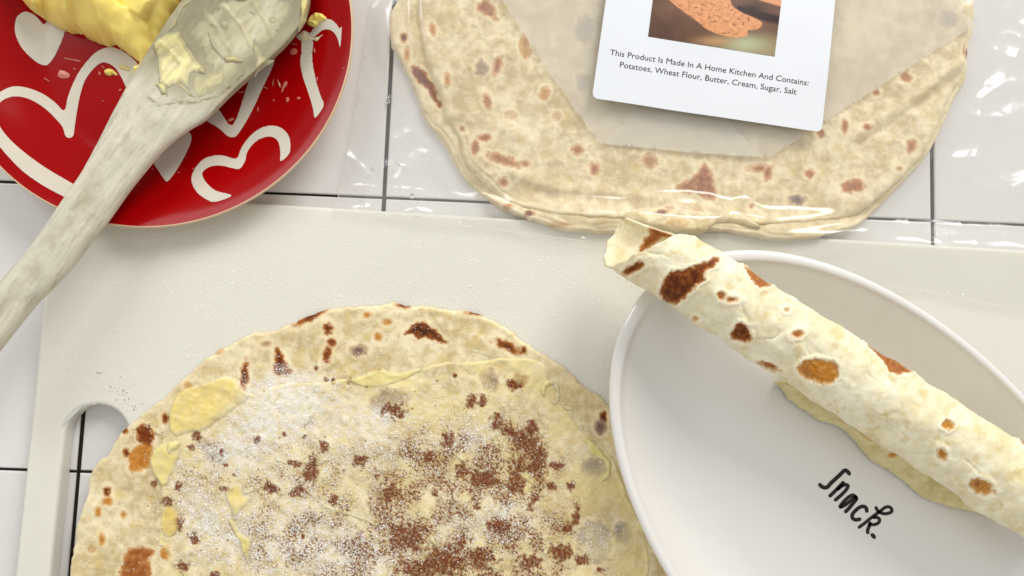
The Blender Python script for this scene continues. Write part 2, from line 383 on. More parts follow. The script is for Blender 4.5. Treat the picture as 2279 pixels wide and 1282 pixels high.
def lump_z(x, y, d):
    wx = x + 6*fbm(x, y, 40, 2, 8); wy = y + 6*fbm(x, y, 40, 2, 9)
    D = np.stack([(wx-c[0])**2 + (wy-c[1])**2 for c in cells], 0)
    Hh = np.stack([c[4] + c[2]*(wx-c[0]) + c[3]*(wy-c[1]) for c in cells], 0)
    w = np.exp(-(D - D.min(0))/90.0); h = (w*Hh).sum(0)/w.sum(0)
    e = np.sqrt(np.clip(1 - (1 - np.clip(d/26.0, 0, 1))**2, 0, 1))
    e = e*(0.80 + 0.20*sst(0, 60, d))
    return red_surface(x, y)*0.999 - 0.0006 + 0.001*h*e + 0.0004*fbm(x, y, 50, 2, 6)*sst(0, 8, d) + 0.00022*fbm(x*0.9+y*0.3, (y-x*0.3)*0.12, 9, 2, 12)*sst(0, 8, d)*sst(-.2,.4,fbm(x, y, 70, 2, 13))
butter = tag(grid_mesh('butter', lump, 2.6, 0.010, lump_z, M_butter, None, lambda x,y,d: bcol(x,y,d)), 'large yellow lump of soft butter on the red plate', 'butter')
def crumb(name, poly, base, th, parent=None, col=C_but, sp=1.6, seed=1, surf=red_surface):
    P = jag(catmull(poly, 4), 1.2, 8, seed)
    def zf(x, y, d):
        return surf(x, y) - 0.0001 + th*np.sqrt(np.clip(d/6.0, 0, 1))*(0.8 + 0.5*fbm(x, y, 10, 2, seed))
    return grid_mesh(name, P, sp, surf, zf, M_butter, parent, lambda x,y,d: bcol(x,y,d,col))
kz = 4.558
def Z3(p): return zoomed(p, 300, 0, kz)
tag(crumb('butter_crumb', zoomed([(1320,900),(1360,875),(1430,880),(1480,930),(1490,965),(1440,950),(1390,965),(1340,940)], 0,0,5.6975), 0, .0022, seed=3), 'small loose butter crumb left of the spoon on the red plate', 'butter crumb')
tag(crumb('butter_crumb', zoomed([(1745,240),(1790,160),(1850,130),(1910,150),(1950,190),(1900,220),(1870,230),(1850,270),(1800,270)], 300,0,kz), 0, .0025, seed=4), 'butter crumb touching the hooked heart right of the spoon', 'butter crumb')
tag(crumb('butter_smear', zoomed([(1640,380),(1690,320),(1760,330),(1800,380),(1860,370),(1930,335),(1880,380),(1850,420),(1800,410),(1740,430),(1690,420)], 300,0,kz), 0, .0006, col=lin(222,208,170), seed=6), 'thin pale butter smear beside the spoon tip on the red plate', 'butter smear')
tag(crumb('butter_smear', zoomed([(1500,825),(1560,820),(1640,850),(1650,900),(1560,900),(1510,870)],0,0,5.6975), 0, .0008, col=lin(215,195,130), seed=8), 'thin butter smear on the large heart outline under the lump', 'butter smear')
# faint streaks nobody would count
bits = bmesh.new()
for (cx, cy, rx, ry, rot) in [(150,131,12,2,15),(165,134,14,2,12),(142,167,16,11,0),(166,154,4,1.5,20),(105,178,8,1.5,35),(222,163,3,4,0),(230,150,5,1.5,40),(268,201,4,2,-45),(608,184,1.2,9,5),(621,186,2,9,-20),(634,190,5,9,35),(629,200,2,7,10),(640,222,4,7,10),(665,219,4,3,0),(609,224,2,2,0),(590,195,7,1.5,25),(654,115,8,8,0),(700,113,1.5,6,-10),(706,176,1.2,6,15),(574,244,1.5,5,0),(538,205,8,1.5,-10),(655,98,9,1.5,15),(515,266,7,4,-20),(230,225,3,1,30),(340,377,2,1.5,0),(430,376,2,1.5,0),(398,384,4,1.5,-10),(415,350,2,1,0),(764,153,2,1.5,0)]:
    a = math.radians(rot); n = 9; vs = []
    for k in range(n):
        t = 2*math.pi*k/n; rj = random.uniform(.7,1.2); u = rx*rj*math.cos(t); v = ry*rj*math.sin(t)
        qx, qy = cx + u*math.cos(a) - v*math.sin(a), cy + u*math.sin(a) + v*math.cos(a)
        z = float(red_surface(qx, qy)); x, y = unproj(qx, qy, z); vs.append(bits.verts.new((float(x), float(y), z + 0.00022)))
    z = float(red_surface(cx, cy)); x, y = unproj(cx, cy, z); c = bits.verts.new((float(x), float(y), z + 0.0005))
    for k in range(n): bits.faces.new((c, vs[(k+1)%n], vs[k]))
bmesh.ops.recalc_face_normals(bits, faces=bits.faces)
me = bpy.data.meshes.new('butter_flecks'); bits.to_mesh(me); bits.free()
M_fleck = mat('thin_butter_grease', lin(196,112,92), 0.3, 0.5, var=[(300,0.15)])
tag(link('butter_flecks', me, M_fleck), 'faint greasy butter flecks scattered over the red plate', 'butter flecks', kind='stuff')

# ---------------------------------------------------------------- wooden spoon
pairs = [((-150,812),(-72,866)),((-70,716),(6,769)),((0,633),(74,684)),((44,582),(120,637)),((86,530),(164,590)),((118,484),(202,538)),((146,442),(240,491)),((182,390),(285,428)),((211,337),(325,378)),((239,281),(368,330)),((267,225),(416,293)),((291,183),(462,264)),((320,138),(522,205)),((350,92),(585,150)),((380,45),(640,98)),((407,8),(676,50)),((438,-32),(690,5)),((480,-65),(685,-40)),((530,-90),(655,-78)),((575,-102),(612,-101))]
Lp = catmull([p[0] for p in pairs], 14, False); Rp = catmull([p[1] for p in pairs], 14, False)
ns = len(Lp); u = np.linspace(0, 1, ns)
kz_ = np.array([37,34,31.5,30.5,29.5,28.5,27.5,25.5,23.5,21.5,20,19,18,17,16.5,16,16,16,16,16])/1000.0
zc = np.interp(np.linspace(0,len(pairs)-1,ns), np.arange(len(pairs)), kz_)
bowl = sst(10.0, 13.0, np.linspace(0, len(pairs)-1, ns))
hh = np.interp(np.linspace(0,len(pairs)-1,ns), np.arange(len(pairs)), np.array([5.5]*9+[5,4.6,4.2,4,4,4,4,3.8,3.2,2.2,0.8]))/1000
nt_ = 110
ph = np.linspace(0, 2*np.pi, nt_, endpoint=False)
tt = np.cos(ph); sn_ = np.sin(ph)
VX = np.zeros((ns, nt_, 3))
end = sst(0, 1.5, (len(pairs)-1) - np.linspace(0, len(pairs)-1, ns))
PXg = np.zeros((ns, nt_)); PYg = np.zeros((ns, nt_))
for i in range(ns):
    t = np.sign(tt)*np.abs(tt)**0.9
    m = (t + 1)/2
    px = Rp[i,0]*m + Lp[i,0]*(1-m); py = Rp[i,1]*m + Lp[i,1]*(1-m)
    x, y = unproj(px, py, zc[i])
    handle = hh[i]*np.sign(sn_)*np.abs(sn_)**0.75
    lip = 0.0026
    bt = np.where(sn_ >= 0, lip*np.clip(sn_*6,0,1) - 0.0072*bowl[i]*end[i]*np.clip(1 - (np.abs(t)/0.86)**2.4, 0, 1), -0.0068*np.abs(sn_)**0.8*(0.3+0.7*end[i]))
    # worn fibres run across the handle
    n = 0.00008*fbm(px*0.8 + py*0.6, (py*0.8 - px*0.6)*.3, 7, 2, 21) + 0.00012*fbm(px, py, 50, 2, 22)
    z = zc[i] + handle*(1-bowl[i]) + bt*bowl[i] + n*(sn_ > -0.2)
    VX[i] = np.stack([x, y, z], 1); PXg[i], PYg[i] = proj(x, y, z)
idx = np.arange(ns*nt_).reshape(ns, nt_)
q = np.stack([idx[:-1], np.roll(idx[:-1], -1, 1), np.roll(idx[1:], -1, 1), idx[1:]], -1).reshape(-1,4)[:, ::-1]
X, Y = PXg.ravel(), PYg.ravel()
ax = X*0.62 - Y*0.78; ay = X*0.78 + Y*0.62
g1 = fbm(ay, ax*0.07, 6, 3, 41); g2 = fbm(X, Y, 60, 4, 42); g3 = fbm(ay*1.0, ax*0.12, 22, 3, 43)
cw = lin(203,197,178)[None]*(1 + 0.10*g1 + 0.05*g2 + 0.08*g3)[:,None]
dk = sst(0.35, 0.9, fbm(ax*0.22, ay, 16, 4, 47, .65))*0.26
cw = cw*(1-dk)[:,None] + lin(120,110,84)[None]*dk[:,None]
BW = np.repeat(bowl, nt_)
st_ = (np.clip(1 - np.abs(np.tile(tt, ns))/0.75, 0, 1)*np.clip(0.35 + 0.7*fbm(X, Y, 55, 4, 48, .6), 0, 1)*0.75)[:,None]
cw = cw*(1-st_) + lin(158,150,122)[None]*st_
gr = sst(0.1, 0.9, BW)*0.9                      # greasy, darker soaked wood in the bowl
cw = cw*(1-gr)[:,None] + (lin(156,148,120)[None]*(1 + 0.16*g2 + 0.10*g1)[:,None])*gr[:,None]
bowl_edge_line = np.exp(-(np.minimum(dline(X, Y, zoomed([(140,990),(260,1080),(420,1040),(600,1040),(760,1000),(900,930),(1000,850),(1110,740)],300,0,kz)), 40)/3.2)**2)*(fbm(X,Y,6,2,44) > -0.15)  # broken dark line along the inner edge of the bowl
cw = cw*(1-0.6*bowl_edge_line)[:,None] + lin(88,78,48)[None]*(0.6*bowl_edge_line)[:,None]
spoon = tag(empty('wooden_spoon'), 'worn pale wooden spoon smeared with butter, lying across the red plate', 'spoon')
V = VX.reshape(-1,3)
mesh('spoon_body', V, q, M_wood, spoon, np.clip(cw, 0, 1))
top_mask = (np.tile(sn_ > 0.05, (ns,1))).ravel()
TX, TY, TZ = X[top_mask], Y[top_mask], V[top_mask, 2]
kd = kdtree.KDTree(len(TX))
for i in range(len(TX)): kd.insert((TX[i], TY[i], 0), i)
kd.balance()
def spoon_surface(px, py):
    out = np.empty(len(px))
    for i in range(len(px)):
        s = 0; w = 0
        for _, j, dd in kd.find_n((px[i], py[i], 0), 5):
            ww = 1/(dd*dd + 1.0); s += ww*TZ[j]; w += ww
        out[i] = s/w
    return out
def smear(name, poly, th, col, seed, ridge=None, soft=11.0, sp=2.0, jg=1.4):
    P = jag(catmull(poly, 4), jg, 12, seed)
    cache = {}
    def sf(x, y):
        k = len(x)
        if k not in cache: cache[k] = spoon_surface(x, y)
        return cache[k]
    def zf(x, y, d):
        r = 0
        if ridge: 
            for ln, hgt, wd_ in ridge: r = r + hgt*np.exp(-(dline(x, y, ln)/wd_)**2)*sst(0, 4, d)
        return sf(x, y) - 0.00025 + th*np.sqrt(np.clip(d/soft, 0, 1))*(0.8 + 0.3*fbm(x*0.55+y*.83, (y*.55-x*.83)*0.2, 22, 2, seed)) + r
    def cf(x, y, d):
        t = (sst(-1, soft*1.3, d)*np.clip(0.75 + 0.5*fbm(x*.8+y*.6, (y*.8-x*.6)*.3, 14, 3, seed+3), 0, 1))[:,None]
        return bcol(x, y, d, col)*t + lin(160,152,122)[None]*(1-t)
    return grid_mesh(name, P, sp, sf, zf, M_butter, spoon, cf)
CB2 = lin(228,218,158); CB3 = lin(200,192,146); CB4 = lin(186,178,142)
smear('butter_smear', Z3([(190,470),(225,400),(290,350),(370,325),(455,318),(500,400),(560,500),(640,610),(720,700),(700,760),(620,735),(570,760),(560,850),(540,900),(470,850),(400,870),(340,900),(250,850),(235,760),(225,640),(205,550)]), 0.0011, CB2, 51,
      [(Z3([(455,320),(560,520),(690,730)]), .0008, 5), (Z3([(290,450),(420,580),(540,720)]), .0005, 5), (Z3([(200,470),(230,430)]), .001, 9)])
smear('butter_smear', Z3([(205,860),(260,835),(310,840),(335,880),(330,930),(340,990),(315,960),(270,965),(240,900)]), 0.0024, lin(240,228,150), 52)
smear('butter_smear', Z3([(600,740),(700,745),(760,740),(850,690),(880,600),(800,500),(740,350),(760,330),(830,450),(890,560),(920,700),(940,800),(880,880),(760,960),(640,1010),(590,960),(560,860)]), 0.0005, CB3, 53, [(Z3([(735,350),(800,480),(870,590),(850,690),(760,750),(690,730)]), .0010, 4)])
smear('butter_smear', Z3([(890,580),(940,560),(1040,570),(1105,600),(1090,635),(1000,640),(930,635)]), 0.0018, lin(228,216,150), 54)
smear('butter_smear', Z3([(735,200),(770,180),(810,210),(850,260),(850,330),(800,300),(750,260)]), 0.0012, CB3, 55)
smear('butter_smear', Z3([(860,230),(900,200),(960,230),(950,300),(890,310)]), 0.0010, CB3, 56)
smear('butter_smear', Z3([(1180,480),(1210,380),(1240,420),(1290,520),(1330,590),(1410,610),(1390,640),(1320,680),(1250,740),(1215,780),(1220,690),(1215,590)]), 0.0009, CB3, 57)
smear('butter_smear', Z3([(1340,180),(1400,160),(1450,190),(1430,230),(1360,240)]), 0.0008, CB3, 58)
smear('butter_smear', Z3([(1700,-40),(1760,-30),(1775,40),(1760,90),(1750,150),(1730,220),(1690,290),(1650,330),(1660,250),(1690,150),(1680,60)]), 0.0020, lin(228,210,140), 59, soft=5)
smear('butter_smear', Z3([(980,-60),(1170,-60),(1190,-10),(1100,20),(1010,5)]), 0.0016, lin(236,226,170), 60)
smear('butter_smear', Z3([(330,330),(400,200),(440,100),(480,40),(560,0),(540,60),(490,100),(440,190),(430,260),(380,300)]), 0.0014, lin(236,218,140), 61)
smear('butter_smear', Z3([(420,850),(480,840),(560,920),(620,990),(580,985),(500,930)]), 0.0012, CB2, 62)
smear('butter_coat', Z3([(470,330),(560,200),(700,60),(820,-60),(1000,-120),(1300,-120),(1560,-60),(1640,60),(1620,200),(1520,340),(1380,480),(1200,620),(1060,760),(900,880),(760,960),(660,980),(600,900),(620,780),(700,740),(640,600),(540,440)]), 0.0004, lin(198,191,156), 65, [(Z3([(700,120),(860,330),(980,520)]), .0004, 6), (Z3([(900,60),(1080,260),(1180,460)]), .0005, 5), (Z3([(1180,0),(1330,200),(1400,380)]), .0004, 6), (Z3([(1000,700),(900,860),(760,930)]), .0004, 6)], soft=30, sp=2.6)
smear('butter_smear', Z3([(1380,500),(1500,400),(1560,330),(1600,300),(1590,360),(1500,450),(1420,530)]), 0.0007, CB4, 63)
smear('butter_smear', Z3([(1080,100),(1180,80),(1250,140),(1230,220),(1180,170),(1100,150)]), 0.0005, CB4, 64)

# ---------------------------------------------------------------- lefse colouring
SPC = {'b': (lin(94,40,10), lin(172,102,38), 3.2), 'o': (lin(186,118,36), lin(208,156,84), 3.6), 'p': (lin(118,92,82), lin(168,144,122), 6.0), 'g': (lin(144,134,122), lin(176,164,144), 7.0), 'd': (lin(74,30,10), lin(156,86,32), 2.6), 't': (lin(152,86,36), lin(196,138,78), 3.6), 's': (lin(154,90,42), lin(204,152,96), 6.0)}
def ell(px, py, cx, cy, rx, ry, rot=0):
    a = math.radians(rot); dx = px-cx; dy = py-cy
    u = dx*math.cos(a) + dy*math.sin(a); v = -dx*math.sin(a) + dy*math.cos(a)
    return (np.sqrt((u/rx)**2 + (v/ry)**2) - 1)*min(rx, ry)
def spots(px, py, specs, seed=0):
    """returns list of (mask, colour) and the smallest distance to a spot"""
    dmin = np.full(px.shape, 99.0); out = []
    nz = fbm(px, py, 14, 3, seed+5); nz2 = fbm(px, py, 5, 2, seed+6)
    for s in specs:
        c, ce, soft = SPC[s[0]]; strength = 1.0
        if isinstance(s[1], list):
            P = catmull(s[1], 4); x0, y0 = P.min(0)-40; x1, y1 = P.max(0)+40; sz = 10.0
            b_ = (px > x0) & (px < x1) & (py > y0) & (py < y1)
            if not b_.any(): continue
            d = np.full(px.shape, 99.0); dd, _, _ = sdf(px[b_], py[b_], P); d[b_] = -dd
            if len(s) > 2: strength = s[2]
        else:
            cx, cy, rx, ry = s[1:5]; rot = s[5] if len(s) > 5 else 0; strength = s[6] if len(s) > 6 else 1.0
            d = ell(px, py, cx, cy, rx, ry, rot); sz = min(rx, ry)
        d = d + nz*min(sz*0.42, 5.0) + nz2*min(sz*0.05, 0.5)
        dmin = np.minimum(dmin, d)
        m = sst(soft, -soft*0.6, d)*strength
        core = sst(2, -0.7*sz, d)*np.clip(0.85+0.5*nz, 0, 1)
        cc = (ce[None]*(1-core)[:,None] + c[None]*core[:,None])*(1.0 + 0.25*nz2)[:,None]
        out.append((m, cc))
    return out, dmin
def lefse_col(px, py, d, specs, seed, pale, tan, edge=True, mott=0.8):
    f1 = fbm(px, py, 120, 4, seed); f2 = fbm(px, py, 26, 4, seed+1, 0.6); f3 = fbm(px, py, 9, 3, seed+2, 0.6)
    k = np.clip(0.48 + 0.5*f1 + mott*f2 + 0.25*mott*f3, 0, 1)
    c = tan[None]*(1-k)[:,None] + pale[None]*k[:,None]
    y_ = sst(0.25, 0.8, fbm(px, py, 40, 4, seed+9, 0.6))*0.5
    c = c*(1 - y_)[:,None] + (lin(214,188,120)[None])*y_[:,None]
    if edge:
        e = np.exp(-np.clip(d, 0, None)/9.0)*0.6; c = c*(1-e)[:,None] + (pale*1.08)[None]*e[:,None]
    sp_, dm = spots(px, py, specs, seed)
    halo = np.exp(-((dm-5)/4.5)**2)*0.55; c = c*(1-halo)[:,None] + (pale*1.1)[None]*halo[:,None]
    warm = np.exp(-((dm-1.5)/2.5)**2)*0.35; c = c*(1-warm)[:,None] + lin(200,140,70)[None]*warm[:,None]
    for m, cc in sp_: c = c*(1-m)[:,None] + cc*m[:,None]
    return np.clip(c, 0, 1), dm

# ---------------------------------------------------------------- opened lefse on the board
A4 = lambda p: zoomed(p, 160, 780, 2.5533)
A5 = lambda p: zoomed(p, 560, 660, 3.77)
A6 = lambda p: zoomed(p, 700, 650, 2.028)
A9 = lambda p: zoomed(p, 900, 850, 2.967)
lo = [(155,1281),(162,1224),(169,1173),(180,1137),(193,1101),(196,1065),(216,1027),(238,1015),(252,989),(267,964),(285,946),(306,932),(324,914),(346,899),(366,884),(385,864),(407,843),(430,822),(455,800),(485,779),(519,764),(558,742),(601,738),(656,715),(721,689),(760,684),(789,682),(843,680),(873,672),(907,680),(942,680),(986,687),(1045,694),(1085,707),(1109,719),(1144,741),(1168,763),(1218,793),(1267,827),(1302,862),(1336,882),(1375,930),(1420,1000),(1465,1100),(1492,1200),(1500,1300),(1485,1390),(1420,1500),(1300,1600),(1120,1680),(900,1705),(650,1680),(430,1600),(270,1490),(180,1380)]
lo = jag(catmull(lo, 5), 3.0, 16, 77)
SP1 = [('b',897,680,13,5,10),('b',1060,697,20,4,5),('b',692,705,34,8,-28),('b',731,732,10,13),('b',738,762,9,9),('b',728,790,9,17,8),('p',799,779,17,10),
 ('d',A5([(1280,320),(1350,250),(1410,215),(1490,240),(1570,310),(1640,390),(1550,370),(1480,345),(1390,345),(1340,310)])),('o',842,749,7,8),('o',862,716,8,5),('o',817,701,7,4),
 ('b',A5([(200,430),(245,460),(290,560),(340,630),(280,660),(190,640),(200,520)])),('d',627,826,16,8,5),('p',593,765,7,4,0,.7),('p',865,893,45,27,-15),('p',682,941,16,12),('p',573,941,20,20,0,.6),
 ('b',1129,771,30,9,25),('b',1166,779,6,8),('p',1090,847,18,25,-30),('b',1154,850,23,12,-35),('d',1343,931,8,12),('p',1336,950,12,16),('g',1321,1040,28,20),('g',1321,1207,38,48),('g',1385,1187,18,22),
 ('b',544,837,8,30,5),('o',A4([(340,570),(400,530),(460,540),(440,650),(380,680),(345,690),(325,650)])),('t',322,968,17,24,-25),('b',328,975,12,18,-25),('b',277,958,6,7),('b',367,931,7,10),('b',283,1007,7,8),
 ('b',238,1093,8,10),('o',240,1115,11,8),('o',219,1140,6,9),('o',275,1146,4,6),('o',228,1199,5,11),('o',204,1222,8,6,0,.5),
 ('t',A4([(330,1130),(390,1120),(460,1140),(450,1180),(425,1200),(450,1240),(440,1310),(380,1340),(270,1310),(290,1220),(310,1160)])),('o',367,1230,12,14),('p',379,1164,18,24,0,.5),
 ('g',485,1015,24,22,0,.8),('g',453,991,20,12,30,.8),('g',455,1165,34,30,0,.6),('g',1050,990,34,26,20,.7),('p',1010,910,34,10,0,.5),('b',1152,838,8,8),('o',420,858,8,7,0,.6),('o',488,781,8,4,-30,.6),('g',600,1130,20,16,0,.5)]
def lefse1_top(px, py, d):
    e = np.sqrt(np.clip(1 - (1-np.clip(d/9.0,0,1))**2, 0, 1))
    b_ = fbm(px, py, 110, 2, 71)*0.0006 + fbm(px, py, 42, 2, 72)*0.00034 + np.clip(fbm(px, py, 60, 3, 75)-.25, 0, 1)*0.0009 + fbm(px, py, 9, 2, 73)*0.00004
    return ZB + 0.0002 + 0.0019*e + b_*e + 0.0008*np.exp(-np.clip(d,0,None)/14.0)*e*np.clip(fbm(px, py, 60, 2, 74)+0.3, 0, 1)
cin_cl = [(x,y,a,b_) for (x,y,a,b_) in [(900+p[0]/2.967, 850+p[1]/2.967, p[2]/2.967, p[3]/2.967) for p in [(800,400,85,80),(880,520,65,95),(1000,550,60,25),(610,270,35,50),(840,310,40,50),(520,640,95,55),(380,590,45,60),(290,380,38,60),(740,660,55,75),(620,950,65,45),(830,830,22,25),(480,820,22,25),(1100,690,28,28),(970,690,35,28),(1140,830,22,25),(1135,900,28,40),(1085,970,35,40),(1170,1180,45,35),(1040,1130,70,55),(450,130,38,38),(520,130,30,40),(720,20,45,35),(850,760,35,30),(160,490,50,38),(380,1070,20,45),(180,1200,60,90),(30,1030,38,55),(490,1220,28,28),(1300,1240,22,22),(200,740,25,25),(690,330,40,40),(760,560,40,60)]]]
cin_cl += [(160+p[0]/2.5533, 780+p[1]/2.5533, p[2]/2.5533, p[3]/2.5533) for p in [(1360,680,42,65),(1280,800,40,28),(1130,780,36,38),(1435,540,24,36),(1270,640,38,16),(605,770,22,22),(710,490,26,26),(680,550,18,18),(850,580,13,20),(1050,510,16,24),(870,785,30,14),(920,710,12,12),(545,860,30,30),(695,1065,32,30),(465,755,18,24),(1490,850,22,32),(1445,165,14,14),(1490,172,9,9),(1390,105,10,15),(1310,1060,12,12),(415,470,45,50),(1205,480,10,14),(1320,490,12,12),(1545,680,10,10),(605,985,30,45),(630,1230,40,30),(810,1275,25,20),(870,650,14,14)]]
cin_cl += [(870,1094,22,17),(803,1025,16,14),(842,828,5,5),(776,847,6,7),(742,848,5,5),(817,861,5,5),(1012,836,5,5),(973,849,3,3),(878,915,26,16),(880,1180,16,12),(742,1110,10,12),(905,1195,40,30),(990,1250,40,30),(1075,1240,30,24),(930,1268,40,20),(1180,1250,30,14),(1240,1225,20,14)]
def cin_density(px, py):
    dn = np.zeros(px.shape); nz = fbm(px, py, 15, 4, 91, 0.7)
    for cx, cy, rx, ry in cin_cl:
        q_ = np.sqrt(((px-cx)/rx)**2 + ((py-cy)/ry)**2)
        dn = np.maximum(dn, sst(1.35, 0.75, q_ + nz*0.6))
    return dn
FIELD = [(1130,1040,130,110,1.0),(1000,1100,260,170,.85),(850,1200,330,120,.9),(1120,1210,160,110,.9),(700,1080,200,120,.5),(470,1080,160,160,.36),(1000,1300,330,120,.9)]
def cin_field(px, py):
    f = np.zeros(px.shape)
    for cx, cy, rx, ry, s in FIELD: f = np.maximum(f, s*np.exp(-(((px-cx)/rx)**2 + ((py-cy)/ry)**2)**1.5))
    return f*np.clip(0.8 + 1.0*fbm(px, py, 55, 3, 95), 0.1, 1.5)
SUG = [(648,872,80,44,2.4),(610,930,90,44,1.6),(560,985,90,46,.85),(500,1005,70,44,.8),(430,1140,46,80,.8),(480,1170,70,70,.7),(560,1220,90,70,.7),(680,1200,140,90,.85),(790,1240,120,60,.9),(1050,975,44,36,.9),(845,930,40,22,1.1),(880,1010,120,60,.5),(1130,1140,70,50,.8),(780,960,120,60,.6),(1000,900,160,60,.35),(1190,960,80,70,.3),(1060,1180,120,60,.6),(1320,1205,40,48,.5),(900,1150,240,160,.15),(760,700,180,60,.12),(600,1060,160,80,.5),(380,1050,40,70,.3)]
def sug_density(px, py):
    f = np.zeros(px.shape)
    for cx, cy, rx, ry, s in SUG: f = f + s*np.exp(-(((px-cx)/rx)**2 + ((py-cy)/ry)**2))
    return np.clip(f, 0, 1.7)*np.clip(0.8 + 0.6*fbm(px, py, 18, 3, 97), 0.2, 1.4)
butter_zone = catmull([(391,874),(411,862),(442,854),(473,843),(497,835),(520,839),(536,854),(560,872),(650,850),(780,843),(825,826),(852,822),(889,827),(931,819),(974,808),(1080,800),(1193,800),(1225,850),(1257,906),(1306,970),(1360,1010),(1400,1100),(1440,1200),(1440,1300),(1350,1450),(1100,1580),(800,1600),(550,1520),(400,1400),(350,1300),(371,1242),(356,1211),(352,1195),(356,1132),(360,1085),(336,1054),(332,1023),(340,999),(371,968),(379,897)], 4)
def lefse1_col(px, py, d):
    c, dm = lefse_col(px, py, d, SP1, 101, lin(234,220,182), lin(199,178,130), True, 0.55)
    bz, _, _ = sdf(px, py, butter_zone)
    th = sst(-4, 10, bz)*np.clip(0.36 + 0.6*fbm(px, py, 80, 4, 111), 0.0, 0.8)          # thin butter film
    c = c*(1-th)[:,None] + lin(230,212,150)[None]*th[:,None]
    s = np.clip(np.clip(sug_density(px, py)-.12,0,2)*0.55, 0, 0.85); c = c*(1-s)[:,None] + (lin(238,231,216)[None]*(1+0.10*fbm(px,py,5,2,119))[:,None])*s[:,None]
    k = cin_density(px, py)*np.clip(0.9 + 0.45*fbm(px, py, 6, 2, 113), 0, 0.97)
    cf_ = cin_field(px, py); thr = 0.72 - 1.0*np.clip(cf_, 0, 0.9)
    k = np.maximum(k, np.maximum(sst(thr, thr + 0.22, fbm(px, py, 5.2, 2, 114, 0.75))*np.clip(cf_*1.4, 0, 0.9), 0.30*np.clip(cf_, 0, 1)))
    c = c*(1-k)[:,None] + (lin(112,48,8)[None]*(1 + 0.3*fbm(px, py, 6, 2, 115))[:,None])*k[:,None]
    return np.clip(c, 0, 1)
lef1 = tag(grid_mesh('open_lefse', lo, 2.3, ZB + 0.002, lefse1_top, M_lefse, None, lefse1_col), 'open round flatbread on the cutting board, sprinkled with cinnamon and sugar', 'flatbread')

def onl(px, py): return lefse1_top(px, py, np.full(np.shape(px), 60.0))
# thick butter on it
spread = tag(empty('butter_spread'), 'spread butter with thick ridges on the open sprinkled flatbread', 'butter')
def pat(name, poly, th, soft, col, seed, jg=2.0, sp=2.0, fade=False):
    P = jag(catmull(poly, 4), jg, 14, seed)
    def zf(x, y, d): return topl(x, y) - 0.0002 + th*np.sqrt(np.clip(d/soft, 0, 1))*(0.85 + 0.35*fbm(x, y, 40, 3, seed)) 
    def cf(x, y, d):
        t = (sst(0, soft*1.5, d)*np.clip(0.85 + 0.5*fbm(x, y, 30, 3, seed+3), 0, 1))[:,None]
        if fade: t = t*(1 - sst(0, 1, ((x-462)*.75+(y-905)*.66)/55))[:,None]
        return bcol(x, y, d, col)*t + lefse1_col(x, y, d*0+60)*(1-t)
    return grid_mesh(name, P, sp, ZB + 0.003, zf, M_butter, spread, cf)
def film_th(px, py, bz):
    br = fbm(px*0.75+py*0.66, (py*0.75-px*0.66)*0.22, 13, 3, 117)*0.00016 + fbm(px*0.5-py*0.86, (py*0.5+px*0.86)*0.2, 22, 2, 118)*0.00018
    lip = 0.00035*np.exp(-((bz-6)/5.0)**2)*np.clip(0.5+fbm(px, py, 50, 2, 116), 0, 1)
    return (0.00045 + br + lip)*sst(-1, 7, bz)
def film_col(px, py, d):
    c = lefse1_col(px, py, d*0 + 60)
    e = (np.exp(-((d-5)/6.0)**2)*np.clip(0.45 + 0.9*fbm(px, py, 60, 2, 116), 0, 0.85))[:,None]
    return c*(1-e) + lin(236,220,160)[None]*e
bzone = jag(butter_zone, 6.0, 24, 199)
grid_mesh('butter_film', bzone, 2.5, ZB + 0.0025, lambda x, y, d: onl(x, y) - 0.0002 + film_th(x, y, d), M_bfilm, spread, film_col)
def topl(px, py):
    bz = sdf(px, py, bzone[::2])[0]; return onl(px, py) + np.where(bz > 0, film_th(px, py, bz) - 0.0002, 0)
pat('butter_pat', [(391,878),(411,862),(442,854),(473,843),(497,835),(520,839),(536,854),(546,872),(556,880),(548,892),(530,905),(505,925),(480,940),(455,958),(425,962),(395,972),(378,960),(372,930),(379,897)], 0.0011, 9, lin(234,212,132), 201, fade=True)
pat('butter_pat', [(340,999),(360,985),(385,985),(400,1000),(395,1030),(380,1060),(372,1080),(358,1082),(340,1058),(332,1023)], 0.0010, 7, lin(230,212,140), 202)
pat('butter_pat', [(370,985),(395,980),(402,990),(388,1005),(372,1012)], 0.0018, 7, lin(242,226,150), 203)
pat('butter_pat', [(780,845),(825,824),(852,822),(889,827),(931,819),(940,826),(890,850),(850,860),(820,862),(795,858)], 0.0008, 5, lin(230,214,146), 204)
pat('butter_pat', [(500,1090),(530,1075),(545,1100),(560,1110),(535,1140),(520,1150),(505,1120)], 0.0010, 9, lin(234,212,136), 205)
pat('butter_pat', [(505,1155),(520,1160),(540,1190),(560,1200),(556,1230),(550,1262),(540,1235),(530,1205)], 0.0013, 6, lin(238,216,136), 206)
pat('butter_pat', [(1302,975),(1325,985),(1345,1010),(1360,1030),(1356,1060),(1340,1070),(1348,1040),(1330,1020),(1312,1010)], 0.0014, 6, lin(228,216,140), 207)
pat('butter_pat', [(356,1140),(375,1120),(395,1140),(400,1170),(385,1195),(362,1190)], 0.0007, 8, lin(224,196,112), 208)
def ridge(line, w, th, seed, col=lin(240,226,170)):
    pat('butter_ridge', [tuple(p) for p in ribbon(line, w*1.35, 4, True)], th*0.6, w*1.6, col, seed, jg=2.6, sp=1.6)
